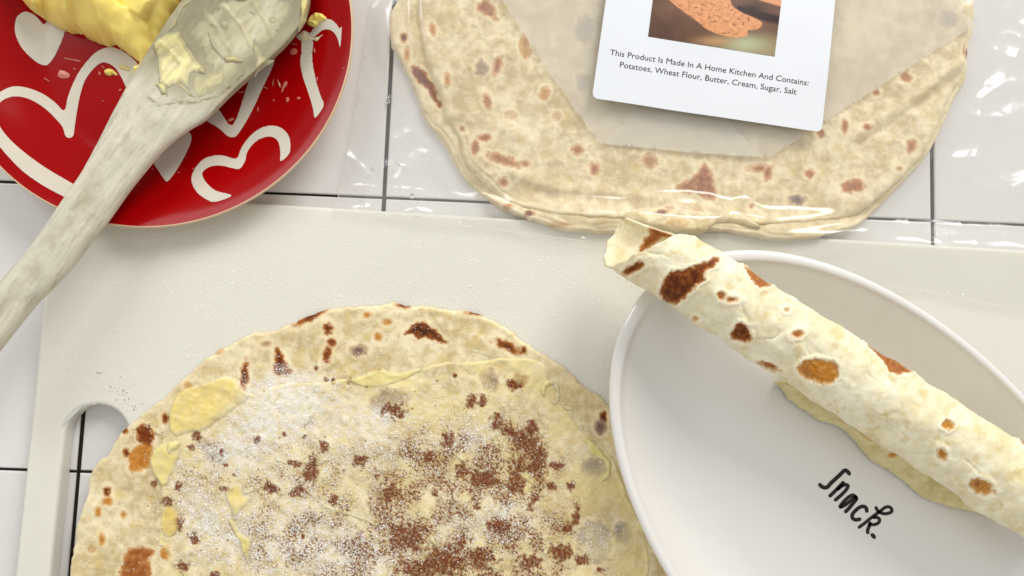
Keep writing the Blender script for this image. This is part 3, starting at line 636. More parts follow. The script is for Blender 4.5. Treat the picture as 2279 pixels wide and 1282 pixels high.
RID = [(A4([(960,815),(1030,790),(1100,770)]),5,.0011),(A4([(1390,850),(1450,890),(1530,915),(1640,950),(1760,1010)]),4,.0012),(A4([(1150,600),(1180,630),(1230,640)]),4,.0012),(A4([(1370,645),(1400,640),(1435,612)]),5,.0014),
 (A9([(310,455),(400,530),(500,585),(580,580)]),5,.0015),(A9([(580,335),(605,410),(645,455)]),5,.0014),(A9([(160,1010),(190,1050),(215,1105)]),5,.0014),(A9([(735,515),(745,545),(735,580)]),3.5,.0013),(A9([(815,600),(860,690)]),3,.0009),(A9([(920,890),(990,990),(1065,1065)]),2.6,.0008),
 (A9([(1030,165),(1080,175),(1140,200)]),4,.0010),(A9([(640,1270),(580,1230),(550,1180)]),3,.0008),(A6([(20,960),(80,985),(150,1003),(260,1050)]),3.5,.0010),(A5([(640,870),(700,850)]),4,.0009),(A4([(1060,245),(980,230),(900,225)]),3,.0008),(A6([(700,265),(740,270),(820,300)]),4,.0008),(A4([(460,800),(480,900),(470,1000)]),4,.0009),(A6([(1130,520),(1200,600),(1300,660)]),3,.0006)]
for k, (ln, w, th) in enumerate(RID): ridge(ln, w, th, 230 + k)
# little curl of butter
curl = A9([(920,95),(915,60),(925,25),(955,5),(990,15),(1010,45),(1015,90),(1000,130),(975,150)])
ridge(curl[:5], 6, .0030, 260, lin(232,222,160)); ridge(curl[4:], 4.5, .0020, 261, lin(214,208,170))

# ---------------------------------------------------------------- sugar and cinnamon grains
def grains(name, px, py, z, size, kind, mat_, squash=0.65, col=None):
    n = len(px); x, y = unproj(px, py, z)
    if kind == 'cube':
        T_ = np.array([(-1,-1,-1),(1,-1,-1),(1,1,-1),(-1,1,-1),(-1,-1,1),(1,-1,1),(1,1,1),(-1,1,1)])*0.5
        Q = np.array([(0,3,2,1),(4,5,6,7),(0,1,5,4),(1,2,6,5),(2,3,7,6),(3,0,4,7)])
    else:
        T_ = np.array([(1,0,0),(-1,0,0),(0,1,0),(0,-1,0),(0,0,1),(0,0,-1)])*0.6
        Q = np.array([(0,2,4),(2,1,4),(1,3,4),(3,0,4),(2,0,5),(1,2,5),(3,1,5),(0,3,5)])
    a = rng.normal(size=(n,4)); a /= np.linalg.norm(a, axis=1)[:,None]; w,i,j,k = a.T
    R = np.stack([1-2*(j*j+k*k),2*(i*j-k*w),2*(i*k+j*w),2*(i*j+k*w),1-2*(i*i+k*k),2*(j*k-i*w),2*(i*k-j*w),2*(j*k+i*w),1-2*(i*i+j*j)],1).reshape(n,3,3)
    sc = rng.uniform(0.6,1.3,(n,3))
    Vv = np.einsum('nij,nvj->nvi', R, T_[None]*sc[:,None,:]*size[:,None,None]); Vv[...,2] *= squash
    Vv += np.stack([x,y,z],1)[:,None,:]
    Qq = (Q[None] + (np.arange(n)*len(T_))[:,None,None]).reshape(-1, Q.shape[1])
    c = None if col is None else np.repeat(col, len(T_), 0)
    return mesh(name, Vv.reshape(-1,3), Qq, mat_, None, c, smooth=False)
def sample(n, box, dens, mx):
    X = []; Y = []; got = 0
    while got < n:
        px = rng.uniform(box[0], box[2], n*3); py = rng.uniform(box[1], box[3], n*3)
        k = rng.uniform(0, mx, n*3) < dens(px, py); X.append(px[k]); Y.append(py[k]); got += k.sum()
    return np.concatenate(X)[:n], np.concatenate(Y)[:n]
inlo = lambda px, py: sdf(px, py, lo[::3])[0] > 6
BOX = (170, 690, 1500, 1420)
sx, sy = sample(17000, BOX, lambda x, y: (sug_density(x, y)*(1-0.85*cin_density(x, y)) + 0.02)*inlo(x, y), 1.5)
tag(grains('sugar', sx, sy, topl(sx, sy) + 0.00012, rng.uniform(.00016,.00036,len(sx)), 'cube', M_sugar), 'white sugar grains sprinkled over the open buttered flatbread', 'sugar', kind='stuff')
cx_, cy_ = sample(16000, BOX, lambda x, y: (cin_density(x, y)*0.5 + cin_field(x, y)*0.5 + 0.012)*inlo(x, y), 1.0)
cc = lin(114,50,9)[None]*rng.uniform(0.55,1.25,(len(cx_),1))
tag(grains('cinnamon', cx_, cy_, topl(cx_, cy_) + 0.0001, np.clip(rng.lognormal(math.log(.00014), .5, len(cx_)), .00006, .0006), 'oct', M_cin, 0.7, cc), 'brown cinnamon powder clumped over the open buttered flatbread', 'cinnamon', kind='stuff')
onb = lambda x, y: (sdf(x, y, lo[::3])[0] < -3) & (y > board_line(x) + 12) & (x > 120)
def bs(x, y):
    f = 0.30 + 1.2*np.exp(-(((x-500)/70)**2 + ((y-625)/34)**2)) + 1.6*np.exp(-(((x-445)/26)**2 + ((y-690)/34)**2)) + .5*np.exp(-(((x-900)/400)**2 + ((y-650)/60)**2)) + .25*np.exp(-(((x-420)/60)**2+((y-800)/50)**2))
    f *= sst(0, 200, x-60)*1.0
    return f*onb(x, y)*np.clip(.7+.7*fbm(x, y, 30, 3, 301), .1, 1.4)
bx_, by_ = sample(5200, (130, 430, 1420, 900), bs, 2.0)
tag(grains('scattered_sugar', bx_, by_, np.full(len(bx_), ZB+0.00008), rng.uniform(.00016,.00036,len(bx_)), 'cube', M_sugar), 'stray sugar grains scattered on the bare cutting board', 'sugar', kind='stuff')
def cb(x, y):
    f = np.zeros(x.shape)
    for a,c,r,s in [(224,828,4,2.5),(216,830,3,1.2),(284,870,22,.35),(250,850,30,.12),(296,905,22,.5),(230,870,14,.2),(270,885,30,.2),(158,733,3,.6),(152,823,2,.6),(515,578,2,.6),(478,757,2,.5),(248,805,2,.5)]: f = f + s*np.exp(-((x-a)**2+(y-c)**2)/r**2)
    return f*onb(x, y)
bx2, by2 = sample(70, (130, 560, 540, 960), cb, 2.0)
tag(grains('scattered_cinnamon', bx2, by2, np.full(len(bx2), ZB+0.00012), rng.uniform(.0001,.0004,len(bx2))*rng.choice([.6,1,1.3],len(bx2)), 'oct', M_cin, .7, lin(116,58,22)[None]*rng.uniform(.5,1.2,(len(bx2),1))), 'stray cinnamon specks on the cutting board beside the handle slot', 'cinnamon', kind='stuff')

# ---------------------------------------------------------------- bagged lefse
B2 = lambda p: zoomed(p, 740, 0, 2.289)
B3 = lambda p: zoomed(p, 1480, 0, 2.289)
def base_z(px, py): return 0.0004 + 0.0084*sst(-58, 8, py - board_line(px))
low_o = [(880,0),(867,26),(867,87),(884,122),(906,166),(928,218),(950,271),(985,315),(1006,350),(1024,384),(1055,419),(1090,446),(1124,467),(1177,494),(1229,513),(1286,522),(1373,526),(1470,524),(1565,521),(1626,525),(1700,540),(1757,540),(1814,534),(1866,516),(1901,505),(1932,488),(1975,446),(2017,402),(2061,354),(2092,306),(2131,218),(2155,175),(2161,109),(2172,57),(2174,0),(2150,-80),(2080,-180),(1900,-260),(1600,-300),(1250,-270),(1000,-170),(910,-80)]
up_o = [(930,0),(931,52),(941,109),(958,162),(980,218),(991,262),(1024,315),(1030,350),(1055,385),(1090,419),(1133,450),(1177,467),(1242,481),(1308,487),(1373,492),(1450,500),(1530,506),(1600,500),(1650,500),(1690,503),(1786,495),(1860,486),(1915,472),(1965,436),(2010,396),(2052,350),(2080,304),(2118,216),(2144,172),(2152,108),(2162,57),(2164,0),(2140,-80),(2070,-175),(1890,-250),(1600,-290),(1260,-260),(1020,-165),(945,-80)]
low_o = jag(catmull(low_o, 4), 2.5, 18, 301); up_o = jag(catmull(up_o, 4), 2.5, 18, 302)
SPL = [('b',899,83,7,9),('b',B2([(400,340),(450,350),(490,400),(520,450),(553,540),(530,530),(480,450),(420,400)])),('o',906,122,4,12),('b',1177,480,8,6),('o',1129,463,9,5),('o',1095,452,14,5,20,.6),('o',1240,507,20,4,0,.6),('b',2155,118,5,8)]
SPU = [('s',B2([(740,30),(770,0),(800,10),(830,70),(838,100),(800,85),(745,55)])),('o',963,65,5,11,-15),('p',1072,151,13,16,0,.7),('s',1107,146,8,17,20),('o',1168,105,10,24,-10,.8),('o',996,177,5,12),('s',1085,225,7,14,-15),('o',1212,208,9,13,15,.8),
 ('t',1079,306,13,7,-10),('t',1058,328,8,15,10),('s',1120,356,32,10,20),('s',1170,365,6,5),('s',1120,405,10,8),('s',1286,334,11,9),('s',1323,376,9,13),('s',1445,358,15,15,0,.8),('p',1300,66,18,30,0,.7),('s',1028,286,4,4),('p',1296,182,14,18,0,.6),
 ('s',B3([(60,960),(150,900),(205,835),(240,920),(262,990),(230,1015),(150,985)])),('s',1690,374,20,7),('s',1709,385,8,13,10),('t',1802,387,10,9),('p',1773,446,16,10),('t',1899,415,26,13,-8),('t',1925,285,8,6),('t',1879,282,6,13),('s',2028,326,10,13,25),('t',2015,170,11,13),('t',1950,207,5,5),('t',1827,297,7,8),('p',2109,44,20,20,0,.6),('s',2000,376,4,3),('s',1672,459,4,4),('s',2150,116,5,10),
 ('t',1474,472,14,5,-15),('p',1580,60,40,60,0,.4),('o',1138,255,10,8,0,.4),('o',1240,258,8,8,0,.4),('p',1400,180,26,20,0,.4)]
crease = [(1100,352),(1180,388),(1264,406),(1395,419),(1480,441),(1545,450),(1602,467),(1650,478),(1700,500)]
rfold = [(1905,300),(1955,268),(2050,205),(2150,128)]
def e_(d, w): return np.sqrt(np.clip(1 - (1-np.clip(d/w,0,1))**2, 0, 1))
def low_z(px, py, d): return base_z(px, py)*e_(d, 3) + 0.0032*e_(d, 13) + 0.0003*fbm(px, py, 34, 3, 311)*e_(d, 13) - 0.0007*np.exp(-((d - 11 - 5*fbm(px, py, 90, 2, 316))/2.4)**2)*(py > 250) - 0.0005*np.exp(-((d - 22 - 6*fbm(px, py, 70, 2, 317))/2.4)**2)*(py > 400)
def up_z(px, py, d):
    dc = dline(px, py, crease); below = (py - np.interp(px, [p[0] for p in crease], [p[1] for p in crease]))
    z = base_z(px, py) + 0.0027 + 0.0030*e_(d, 15) 
    z = z + 0.0019*np.exp(-((below-16)/15.0)**2)*(px > 1080)*(px < 1700)*sst(1080, 1180, px)*e_(d, 12)
    z = z + 0.0016*np.exp(-(dline(px, py, rfold)/13.0)**2)*e_(d, 20) - 0.0007*np.exp(-(dline(px, py, [(p[0]+10,p[1]+20) for p in rfold])/8.0)**2)
    z = z + (0.0008*fbm(px, py, 80, 2, 312) + 0.0009*np.clip(fbm(px, py, 34, 3, 313)-.15, 0, 1) + 0.00006*fbm(px, py, 9, 2, 314))*e_(d, 20)
    z = z - 0.0006*np.exp(-((d - 15 - 7*fbm(px, py, 90, 2, 315))/2.6)**2)*sst(960, 1010, px)*sst(1420, 1350, px)*(py > 280)
    return z
PAL = lin(240,226,188); TAN = lin(200,177,129)
lef_low = tag(grid_mesh('bagged_lefse', low_o, 3.0, 0.004, low_z, M_lefse, None, lambda x,y,d: lefse_col(x,y,d,SPL,320,PAL,TAN,True,.45)[0]), 'lower folded flatbread in the bag, its edge showing under the upper one', 'flatbread', 'folded flatbreads in the clear bag')
lef_up = tag(empty('bagged_lefse'), 'upper folded flatbread in the clear bag, under the labelled paper', 'flatbread', 'folded flatbreads in the clear bag')
grid_mesh('sheet', up_o, 2.6, 0.006, up_z, M_lefse, lef_up, lambda x,y,d: lefse_col(x,y,d,SPU,330,PAL,TAN,True,.5)[0])
flap = [(1385,478),(1400,464),(1450,450),(1520,448),(1580,456),(1606,466),(1646,461),(1668,480),(1694,505),(1672,503),(1640,494),(1611,482),(1588,498),(1558,521),(1500,519),(1440,506),(1400,495)]
flap = jag(catmull(flap, 4), 1.5, 16, 303)
def flap_z(px, py, d): return base_z(px, py) + 0.0044 + 0.0042*e_(d, 22) + 0.0005*fbm(px, py, 24, 3, 341)*e_(d, 10)
grid_mesh('folded_edge', flap, 2.2, 0.012, flap_z, M_lefse, lef_up, lambda x,y,d: lefse_col(x,y,d,[('b',1474,472,14,5,-15),('o',1505,500,18,8,0,.4),('o',1565,462,14,4,0,.5)],342,PAL,TAN)[0])

# waxed paper between bread and film
paper = [(1070,-60),(1116,0),(1220,160),(1330,315),(1339,321),(1440,331),(1540,341),(1694,352),(1716,349),(1900,229),(2050,133),(2168,57),(2127,0),(2075,-70),(1900,-220),(1250,-220)]
def paper_z(px, py, d): return base_z(px, py)*0 + 0.0004 + 0.0027 + 0.0030 + 0.0015 + 0.0003*fbm(px, py, 120, 2, 351)
pp = tag(empty('waxed_paper'), 'translucent waxed paper sheet with folded corner under the white label', 'paper')
grid_mesh('sheet', np.array(paper, float), 6, 0.007, paper_z, M_paper, pp)
grid_mesh('folded_flap', np.array([(1341,320),(1421,236),(1480,180),(1560,190),(1622,273),(1696,350.5),(1540,340),(1440,330)], float), 5, 0.007, lambda x,y,d: paper_z(x,y,d)+0.0002, M_paper2, pp)

# ---------------------------------------------------------------- clear bag with label
bagp = np.array([(835,-260),(827,0),(800,180),(775,330),(757,415),(750,471),(900,487),(1089,509),(1300,537),(1600,580),(2041,645),(2279,691),(2500,735),(2520,500),(2520,200),(2500,-260)], float)
wr_lines = []
rr_ = random.Random(5)
for (x0,y0,x1,y1,h,w) in [(2190,262,2330,250,1.4,16),(2200,235,2300,300,.9,10),(2185,360,2290,440,1.5,14),(2100,350,2180,350,.9,9),(2240,400,2330,390,1.1,10),(1915,515,1965,590,1.3,12),(2090,560,2160,650,1.0,12),(2040,545,2160,600,.8,10),(2225,110,2265,130,1.0,9),(2150,240,2175,260,1.0,7),(2140,30,2230,220,.7,16),(2110,430,2260,480,.7,10),(1980,600,2200,640,.6,9),(800,210,760,400,.5,8),(815,60,790,190,.5,8),(790,195,880,255,.5,7),(2200,510,2279,560,.8,12),(1960,345,2010,352,.5,9),(1825,352,1880,372,.5,7),(1740,478,1850,470,.5,9),(2230,180,2290,60,.8,12)]:
    w *= 1.4; h *= 0.9
    wr_lines.append(([(x0,y0),((x0+x1)/2+rr_.uniform(-8,8),(y0+y1)/2+rr_.uniform(-8,8)),(x1,y1)], h*0.001, w))
def film_z(px, py, d):
    dl = sdf(px, py, low_o[::4])[0]; du = sdf(px, py, up_o[::4])[0]; df = sdf(px, py, flap[::3])[0]
    onbrd = sst(-14, 4, py - board_line(px))
    z = 0.0009 + 0.0082*onbrd
    z = np.maximum(z, (0.0009 + base_z(px, py)))
    z = z + 0.0043*sst(-60, 8, dl)**1.5 + 0.0043*sst(-22, 12, du) + 0.0030*sst(-22, 8, df)
    amp = 1 - 0.75*sst(-20, 30, dl)
    z = z + amp*0.0012*np.abs(fbm(px, py, 260, 2, 361)) + amp*0.00028*np.abs(fbm(px, py, 60, 2, 362))*sst(-.1,.5,fbm(px, py, 200, 2, 365))
    for ln, h, w in wr_lines: z = z + h*np.exp(-(np.abs(dline(px, py, ln))/w)**1.4)
    rg = lambda sc, sd: np.clip(1 - np.abs(fbm(px, py, sc, 2, sd))*2.6, 0, 1)**3
    z = z + sst(10, -60, dl)*(0.0017*rg(330, 366) + 0.0007*rg(150, 367)*sst(-.1,.3,fbm(px,py,200,2,369)))
    lab = sst(60, 0, np.maximum(np.maximum(1300-px, px-1880), py-320))
    return z*(1-0*lab)
bag = tag(empty('plastic_bag'), 'clear crinkled plastic bag holding the folded flatbreads', 'bag')
grid_mesh('film', bagp, 5.0, 0.004, film_z, M_film, bag)
def tube(name, line_px, z, r, mat_, parent, k=6):
    L = catmull(line_px, 10, False); zz = z(L[:,0], L[:,1]); x, y = unproj(L[:,0], L[:,1], zz); P = np.stack([x,y,zz],1); V = []
    t = np.gradient(P, axis=0); t /= np.linalg.norm(t,axis=1)[:,None]
    nrm = np.cross(t, (0,0,1)); nrm /= np.linalg.norm(nrm,axis=1)[:,None]; bn = np.cross(t, nrm)
    for j in range(k): a = 2*math.pi*j/k; V.append(P + r*(nrm*math.cos(a) + bn*math.sin(a)*0.5))
    V = np.stack(V,1); n = len(P); idx = np.arange(n*k).reshape(n,k)
    q = np.stack([idx[:-1], np.roll(idx[:-1],-1,1), np.roll(idx[1:],-1,1), idx[1:]],-1).reshape(-1,4)
    return mesh(name, V.reshape(-1,3), q, mat_, parent)
M_seam = paper_mat('film_edge_highlight', 0.35, lin(238,238,236))  # bag edge, with its whitish highlight put into the material colour
tube('seam', [(750,471),(900,487),(1089,509),(1300,537)], lambda x,y: film_z(x,y,x*0)+0.0001, 0.00022, M_seam, bag)
tube('seam', [(1980,636),(2041,645),(2160,667),(2279,691),(2400,715)], lambda x,y: film_z(x,y,x*0)+0.0001, 0.00028, M_seam, bag)
tube('seam', [(827,0),(800,180),(775,330),(757,415),(750,471)], lambda x,y: film_z(x,y,x*0)+0.0001, 0.00018, M_seam, bag)
# tiny drops of water on the film
M_drop = mat('water_drop', lin(245,245,245), 0.03, 0.5, trans=0.9)
for (dx, dy, r) in [(866,215,4),(864,226,4.5),(886,364,4.5),(917,436,5.5),(829,376,3.5),(935,463,3)]:
    bm = bmesh.new(); bmesh.ops.create_uvsphere(bm, u_segments=10, v_segments=6, radius=1.0)
    z = float(film_z(np.array([float(dx)]), np.array([float(dy)]), np.array([9.0]))[0]); x, y = unproj(dx, dy, z)
    bmesh.ops.transform(bm, matrix=Matrix.Translation((float(x), float(y), z)) @ Matrix.Diagonal((r*.0002, r*.00024, r*.00011, 1)), verts=bm.verts)
    me = bpy.data.meshes.new('droplet'); bm.to_mesh(me); bm.free(); [setattr(p, 'use_smooth', True) for p in me.polygons]; link('droplet', me, M_drop, bag)

ZLB = 0.0122
def lab_z(px, py, d=None): return ZLB + 0.0005*fbm(px, py, 260, 2, 371) + 0.0006*sst(1500, 1320, px)
lab_o = []
LC = [(1365,-130),(1318,213),(1826,295),(1872,-60)]
P4 = [np.array(p, float) for p in [(1368,-140),(1317,219),(1829,294),(1868,-90)]]
for i in range(4):
    a, b_, c = P4[i-1], P4[i], P4[(i+1)%4]; r = 15
    u1 = (a-b_)/np.linalg.norm(a-b_); u2 = (c-b_)/np.linalg.norm(c-b_)
    for k in range(7):
        t = k/6; lab_o.append((1-t)**2*(b_+u1*r) + 2*t*(1-t)*b_ + t*t*(b_+u2*r))
lab_o = np.array(lab_o)
lab = tag(empty('label_sticker'), 'white ingredient label with a food photo stuck on the bag', 'label')
def lab_thick(px, py, d): return lab_z(px, py)
grid_mesh('label_paper', lab_o, 4, ZLB, lab_thick, M_label, lab, smooth=False)
pic = np.array([(1457,-40),(1452.7,0),(1442,82),(1724,126),(1739.7,0),(1745,-40)], float)
def pic_col(px, py, d):
    u = (px-1442)/298; v = py/126.0
    n = fbm(px, py, 40, 4, 381); n2 = fbm(px, py, 9, 3, 382)
    c = lin(104,72,54)[None]*(1 + 0.25*n)[:,None]
    def blend(c, m, col): return c*(1-m)[:,None] + col*m[:,None]
    c = blend(c, sst(0.45,0.0,u)*sst(0.2,0.7,v)*0.6, lin(58,32,22)[None])
    c = blend(c, sst(.35,.75,u)*sst(.45,.9,v), lin(150,132,96)[None])
    c = blend(c, np.exp(-(((px-1660)/45)**2 + ((py-98)/18)**2)), lin(172,178,140)[None])
    c = blend(c, np.exp(-(((px-1590)/40)**2 + ((py-92)/10)**2))*.7, lin(196,150,104)[None])
    roll, _, _ = sdf(px, py, catmull(zoomed([(600,-150),(700,-20),(760,40),(850,110),(960,190),(1050,260),(1200,310),(1330,320),(1390,290),(1380,260),(1460,250),(1500,220),(1500,180),(1400,130),(1330,100),(1250,40),(1240,-60),(1200,-160)], 1300, 0, 3.798), 3))
    rc_ = lin(214,148,100)[None]*(1 + 0.22*n2)[:,None]
    sp_ = sst(.3,.75,fbm(px*1.0, py*1.7, 11, 3, 383))
    rc_ = rc_*(1-.7*sp_)[:,None] + lin(120,60,32)[None]*(.7*sp_)[:,None]
    dark = np.exp(-(((px-1672)/30)**2+((py-22)/16)**2)) ; dk = np.maximum(dark, (sst(0,6,py-(px-1640)*.25-8)*sst(36,26,py-(px-1640)*.25)*(px>1640)))
    c = blend(c, np.clip(dk,0,1), lin(42,16,12)[None]); c = blend(c, sst(0,5,-(py-(px-1700)*.3-5))*(px>1690), lin(216,150,108)[None])
    c = blend(c, sst(-1,2,roll), rc_)
    return np.clip(c, 0, 1)
grid_mesh('photo_print', pic, 1.5, ZLB, lambda x,y,d: lab_z(x,y)+0.00008, M_print, lab, pic_col)
def text_on(name, body, p0, p1, cap, z):
    cu = bpy.data.curves.new(name, 'FONT'); cu.body = body; cu.size = 1.0; cu.resolution_u = 3; cu.offset = 0.0
    o = bpy.data.objects.new(name, cu); COL.objects.link(o)
    dg = bpy.context.evaluated_depsgraph_get(); me = bpy.data.meshes.new_from_object(o.evaluated_get(dg)); bpy.data.objects.remove(o)
    n = len(me.vertices); co = np.empty(n*3); me.vertices.foreach_get('co', co); co = co.reshape(-1,3)
    x0, x1 = co[:,0].min(), co[:,0].max(); p0 = np.array(p0, float); p1 = np.array(p1, float); d = p1-p0; L = np.linalg.norm(d); d /= L; nn = np.array([d[1], -d[0]])
    s = (co[:,0]-x0)/(x1-x0)*L; t = co[:,1]*cap/0.69
    px = p0[0] + d[0]*s + nn[0]*t; py = p0[1] + d[1]*s + nn[1]*t
    zz = z(px, py); x, y = unproj(px, py, zz); me.vertices.foreach_set('co', np.stack([x,y,zz],1).ravel().astype(np.float32)); me.update()
    return link(name, me, M_ink, lab)
text_on('text_line', 'This Product Is Made In A Home Kitchen And Contains:', (1357,122), (1799,190.5), 12.5, lambda x,y: lab_z(x,y)+0.00009)
text_on('text_line', 'Potatoes, Wheat Flour, Butter, Cream, Sugar, Salt', (1379,149.5), (1772,210.5), 12.5, lambda x,y: lab_z(x,y)+0.00009)

# ---------------------------------------------------------------- snack plate
SC = np.array([0.33550, -0.13105]); SU = np.array([-0.71485, 0.69928]); SV = np.array([0.69928, 0.71485]); SA, SB = 0.13385, 0.08134
FZ = ZB + 0.0036; RIMZ = ZB + 0.0205
sp = tag(empty('snack_plate'), 'white oval plate with the word Snack, under the rolled flatbread', 'plate')
pf = [(0.0002, FZ)] + [(q, FZ) for q in (0.2,0.4,0.55,0.60)]
for q in np.linspace(0.63, 0.955, 18):
    t = (q-0.60)/0.355; pf.append((q, FZ + (RIMZ-0.0006-FZ)*(0.22*t + 0.78*t*t)*(1.0)))
zt = pf[-1][1]
for a in np.linspace(150, -40, 12): pf.append((0.977 + 0.0225*math.cos(math.radians(a))*1.0, zt - 0.0002 + 0.0016*math.sin(math.radians(a))))
pf += [(0.975, zt-0.0035),(0.90, ZB+0.0095),(0.80, ZB+0.0040),(0.70, ZB+0.0020),(0.66, ZB+0.0003),(0.62, ZB+0.0003),(0.60, ZB+0.0012),(0.0002, ZB+0.0012)]
lathe('plate_body', pf, 220, SC, M_white, sp, (SU, SV, SA, SB))
K8 = lambda p: zoomed(p, 1780, 1000, 4.547)
zs = FZ + 0.00012
letters = [([(500,246),(480,222),(455,214),(425,240),(385,278),(345,315),(310,348),(285,378),(255,388),(225,378),(205,360)],3.7),
 ([(438,338),(400,378),(350,430),(308,470)],3.4),([(388,402),(425,372),(465,358),(488,372),(468,412),(420,462),(362,512)],3.3),
 ([(572,490),(545,466),(510,474),(470,505),(430,548),(408,582),(432,578),(480,548),(530,508),(565,485)],3.3),([(574,505),(545,540),(505,588),(466,630)],3.5),
 ([(678,624),(672,595),(645,578),(605,588),(562,622),(532,662),(536,698),(566,714),(605,708)],3.5),
 ([(772,592),(795,628),(840,650),(885,650),(925,635),(930,605),(900,582),(865,588),(825,618),(775,655),(720,695),(660,745),(602,788)],3.0),
 ([(750,690),(785,690),(808,712),(795,745),(755,762),(705,760)],3.0),([(712,748),(700,785),(688,815),(688,842)],3.3),([(735,868),(745,878),(752,888)],3.6)]
for ln, w in letters:
    w *= 1.2
    L = catmull(K8(ln), 5, False); t = np.gradient(L, axis=0); nn = np.stack([-t[:,1], t[:,0]],1); nn /= np.linalg.norm(nn,axis=1)[:,None]+1e-9
    a = L + nn*w; b_ = L - nn*w; V = []; Q = []
    caps = []
    P = np.concatenate([a, b_]); n = len(L); Q = [(k, k+1, n+k+1, n+k) for k in range(n-1)]
    bm = bmesh.new(); vs = []
    for p_ in P: x, y = unproj(p_[0], p_[1], zs); vs.append(bm.verts.new((float(x), float(y), zs)))
    for f in Q: bm.faces.new([vs[i] for i in f])
    for e, dirn in ((0,-1),(n-1,1)):
        tv = t[e]/np.linalg.norm(t[e])*dirn; arc = []
        for k in range(7):
            al = math.pi*k/6; p_ = L[e] + nn[e]*w*math.cos(al) + tv*w*math.sin(al); x, y = unproj(p_[0], p_[1], zs); arc.append(bm.verts.new((float(x), float(y), zs)))
        bm.faces.new(arc)
    bmesh.ops.recalc_face_normals(bm, faces=bm.faces)
    for f in bm.faces:
        if f.normal.z < 0: f.normal_flip()
    me = bpy.data.meshes.new('lettering'); bm.to_mesh(me); bm.free(); link('lettering', me, M_ink, sp)

# ---------------------------------------------------------------- rolled lefse
A7 = lambda p: zoomed(p, 1320, 440, 2.289); A8 = lambda p: zoomed(p, 1320, 780, 2.376); A3 = lambda p: zoomed(p, 1300, 440, 4.2725)
SPR = [('b',A7([(345,470),(370,410),(400,380),(470,365),(550,340),(620,305),(640,320),(610,350),(570,370),(560,420),(500,470),(440,530),(390,535),(355,520)])),('b',1410,597,25,8,-30),('t',A7([(770,350),(830,375),(905,432),(850,458),(800,400)])),('t',1606,658,9,8),('t',1628,667,10,5),
 ('b',A7([(705,690),(735,645),(770,645),(800,690),(800,725),(760,732),(715,715)])),('t',1774,744,11,7,-15),('o',A7([(1045,870),(1075,835),(1150,825),(1235,845),(1248,900),(1220,940),(1160,945),(1060,900)])),('t',1795,825,10,16,0,.6),('t',1711,814,19,6,20),('t',A7([(1388,735),(1450,757),(1540,815),(1620,872),(1600,892),(1520,890),(1480,830),(1430,780)])),('o',2109,946,11,10),('o',2096,1011,8,12,-15),('o',2185,1083,26,15,20),('t',2176,1078,8,9),('t',2290,985,20,10,40),('o',1547,709,5,4,0,.7),('o',1751,690,4,3,0,.7)]
SPI = [('t',A3([(640,205),(720,245),(800,305),(880,350),(730,385),(620,465),(540,525),(528,505),(570,400),(630,345),(618,260)]))]
C0 = np.array([1514.,594.]); DV = np.array([0.842,0.540]); DN = np.array([0.540,-0.842])
n_s, n_t = 560, 240
se_n = np.array([-86,-18,30,55,86]); se_s = np.array([-128,-87,-70,-47,-15])
th = np.linspace(0, 2*np.pi, n_t, endpoint=False)          # 0 = upper right side, 90 = top, 180 = lower left side
send = np.where(np.sin(th) >= 0, np.interp(86*np.cos(th), se_n, se_s), 0)
deg = np.degrees(th)
lowm = np.sin(th) < 0
send = np.where(lowm, np.interp(deg, [180,195,215,240,270,295,308,320,335,360], [-128,-140,-152,-158,-160,-164,-160,-90,-40,-15]), send)
send = send + 3*np.sin(5*th+1) + 2*np.sin(11*th)
ss = np.linspace(0, 1, n_s)
def roll_surface(rscale, inner):
    Sx = send[None,:] + (1080 - send[None,:])*ss[:,None]
    sw = np.clip(Sx, -200, 1100)
    Rpx = (79 + 8*np.clip(sw, 0, 900)/900.0)*rscale
    zcen = np.interp(sw, [-200, 0, 400, 900, 1100], [0.0475, 0.0455, 0.0385, 0.0365, 0.0365])
    cx = C0[0] + DV[0]*Sx; cy = C0[1] + DV[1]*Sx
    wob = 3*fbm(Sx, Sx*0 + 3.3, 160, 2, 401) - 5 - 3*np.clip(sw, 0, 900)/900.0
    ct, st = np.cos(th)[None], np.sin(th)[None]
    Rm = Rpx*0.000180
    px = cx + DN[0]*(Rpx*ct + wob); py = cy + DN[1]*(Rpx*ct + wob)
    bn = fbm(Sx, th[None]*90 + 0*Sx, 90, 2, 402)*0.0009 + fbm(Sx, th[None]*90, 44, 2, 403)*0.0004 + fbm(Sx, th[None]*90, 9, 2, 404)*0.00003
    bn = bn - 0.00045*np.exp(-(fbm(Sx, th[None]*90, 80, 2, 405)/0.07)**2)*sst(-.1,.4,fbm(Sx, th[None]*90, 140, 2, 406)) + 0.0006*np.clip(fbm(Sx, th[None]*90, 40, 2, 407)-.35, 0, 1)
    if inner: bn = bn*0.5
    x, y = unproj(px, py, zcen)
    nx, ny = unproj(px + DN[0]*10, py + DN[1]*10, zcen); vx, vy = nx-x, ny-y; L = np.hypot(vx, vy); vx, vy = vx/L, vy/L
    x = x + vx*ct*bn; y = y + vy*ct*bn; z = zcen + Rm*st + bn*st
    return x, y, z, Sx
xo, yo, zo, Sx = roll_surface(1.0, False); xi, yi, zi, _ = roll_surface(0.90, True)
pxo, pyo = proj(xo, yo, zo); pxi, pyi = proj(xi, yi, zi)
PR = lin(245,237,210); TR = lin(228,216,174)
def roll_cols(px, py, specs, seed, up):
    c, dm = lefse_col(px.ravel(), py.ravel(), np.full(px.size, 99.0), [], seed, PR, TR, False, 0.4)
    c2, dm2 = lefse_col(px.ravel(), py.ravel(), np.full(px.size, 99.0), specs, seed, PR, TR, False, 0.4)
    m = up.ravel()[:,None]
    return c*(1-m) + c2*m, np.where(up.ravel() > .5, dm2, 99).reshape(px.shape)
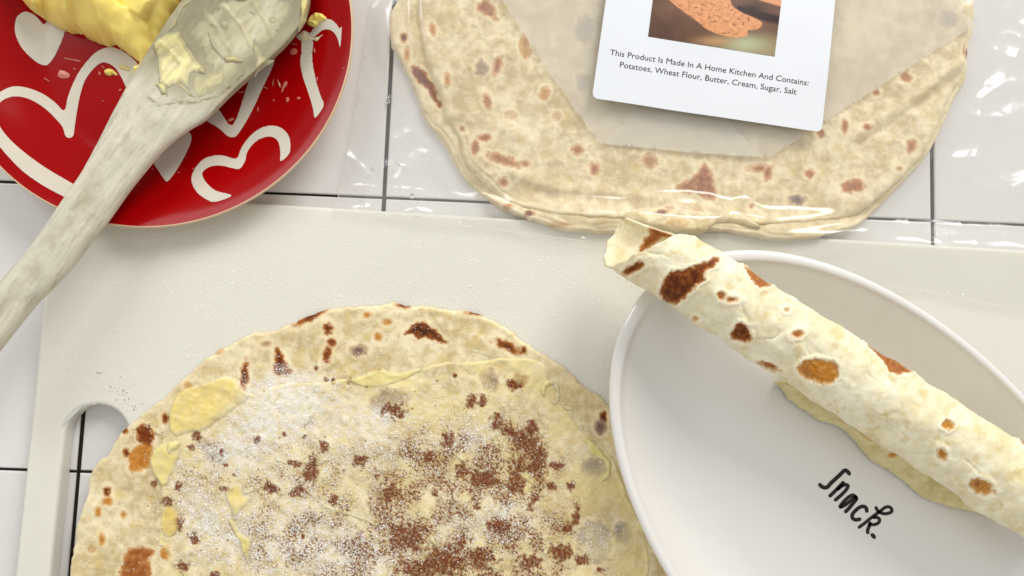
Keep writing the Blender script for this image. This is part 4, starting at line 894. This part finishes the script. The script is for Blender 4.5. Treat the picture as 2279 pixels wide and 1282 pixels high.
upm = np.tile(sst(-0.12, 0.02, np.sin(th)), (n_s,1))
co_, dmo = roll_cols(pxo, pyo, SPR, 410, upm)
ci_, dmi = roll_cols(pxi, pyi, SPI, 420, 1-upm)
# blistered rims round the browned patches
bl = 0.0005*np.exp(-((dmo-6)/4.5)**2) - 0.0004*sst(2,-3,dmo)
ct, st = np.cos(th)[None], np.sin(th)[None]
zo = zo + bl*np.clip(st,0,1)
x2, y2 = unproj(*(np.array([C0[0],C0[1]])+10*DN), 0.04); x1, y1 = unproj(*C0, 0.04); dvec = np.array([x2-x1, y2-y1]); dvec = dvec/np.linalg.norm(dvec)
xo = xo + dvec[0]*bl*ct; yo = yo + dvec[1]*bl*ct
idx = np.arange(n_s*n_t).reshape(n_s, n_t); N0 = n_s*n_t
qo = np.stack([idx[:-1], idx[1:], np.roll(idx[1:],-1,1), np.roll(idx[:-1],-1,1)],-1).reshape(-1,4)
qi = (qo[:, ::-1] + N0)
i0 = idx[0]; qe = np.stack([i0, np.roll(i0,-1), np.roll(i0,-1)+N0, i0+N0],-1)
V = np.concatenate([np.stack([xo,yo,zo],-1).reshape(-1,3), np.stack([xi,yi,zi],-1).reshape(-1,3)])
roll = tag(empty('rolled_lefse'), 'rolled flatbread with brown spots lying across the oval plate', 'flatbread')
mesh('roll', V, np.concatenate([qo, qi, qe]), M_lefse, roll, np.concatenate([co_, ci_]))
fl = A8([(990,170),(1015,205),(1065,270),(1150,330),(1230,380),(1330,410),(1420,500),(1500,590),(1600,650),(1700,725),(1780,790),(1900,830),(2040,860),(2120,880),(2200,800),(1900,560),(1600,380),(1200,160)])
fl = jag(catmull(fl, 5), 2.5, 16, 430)
def fl_z(px, py, d):
    n = (px-C0[0])*DN[0] + (py-C0[1])*DN[1]
    return FZ + 0.0012 + 0.0022*e_(d, 9) + 0.0085*sst(-150, -80, n)*e_(d, 6) + 0.0004*fbm(px, py, 26, 3, 431)
grid_mesh('loose_edge', fl, 2.2, FZ + 0.006, fl_z, M_lefse, roll, lambda x,y,d: lefse_col(x,y,d,[('o',1976,1009,5,6),('o',1920,968,10,4,30,.5)],432,lin(222,210,160),lin(200,184,124))[0])
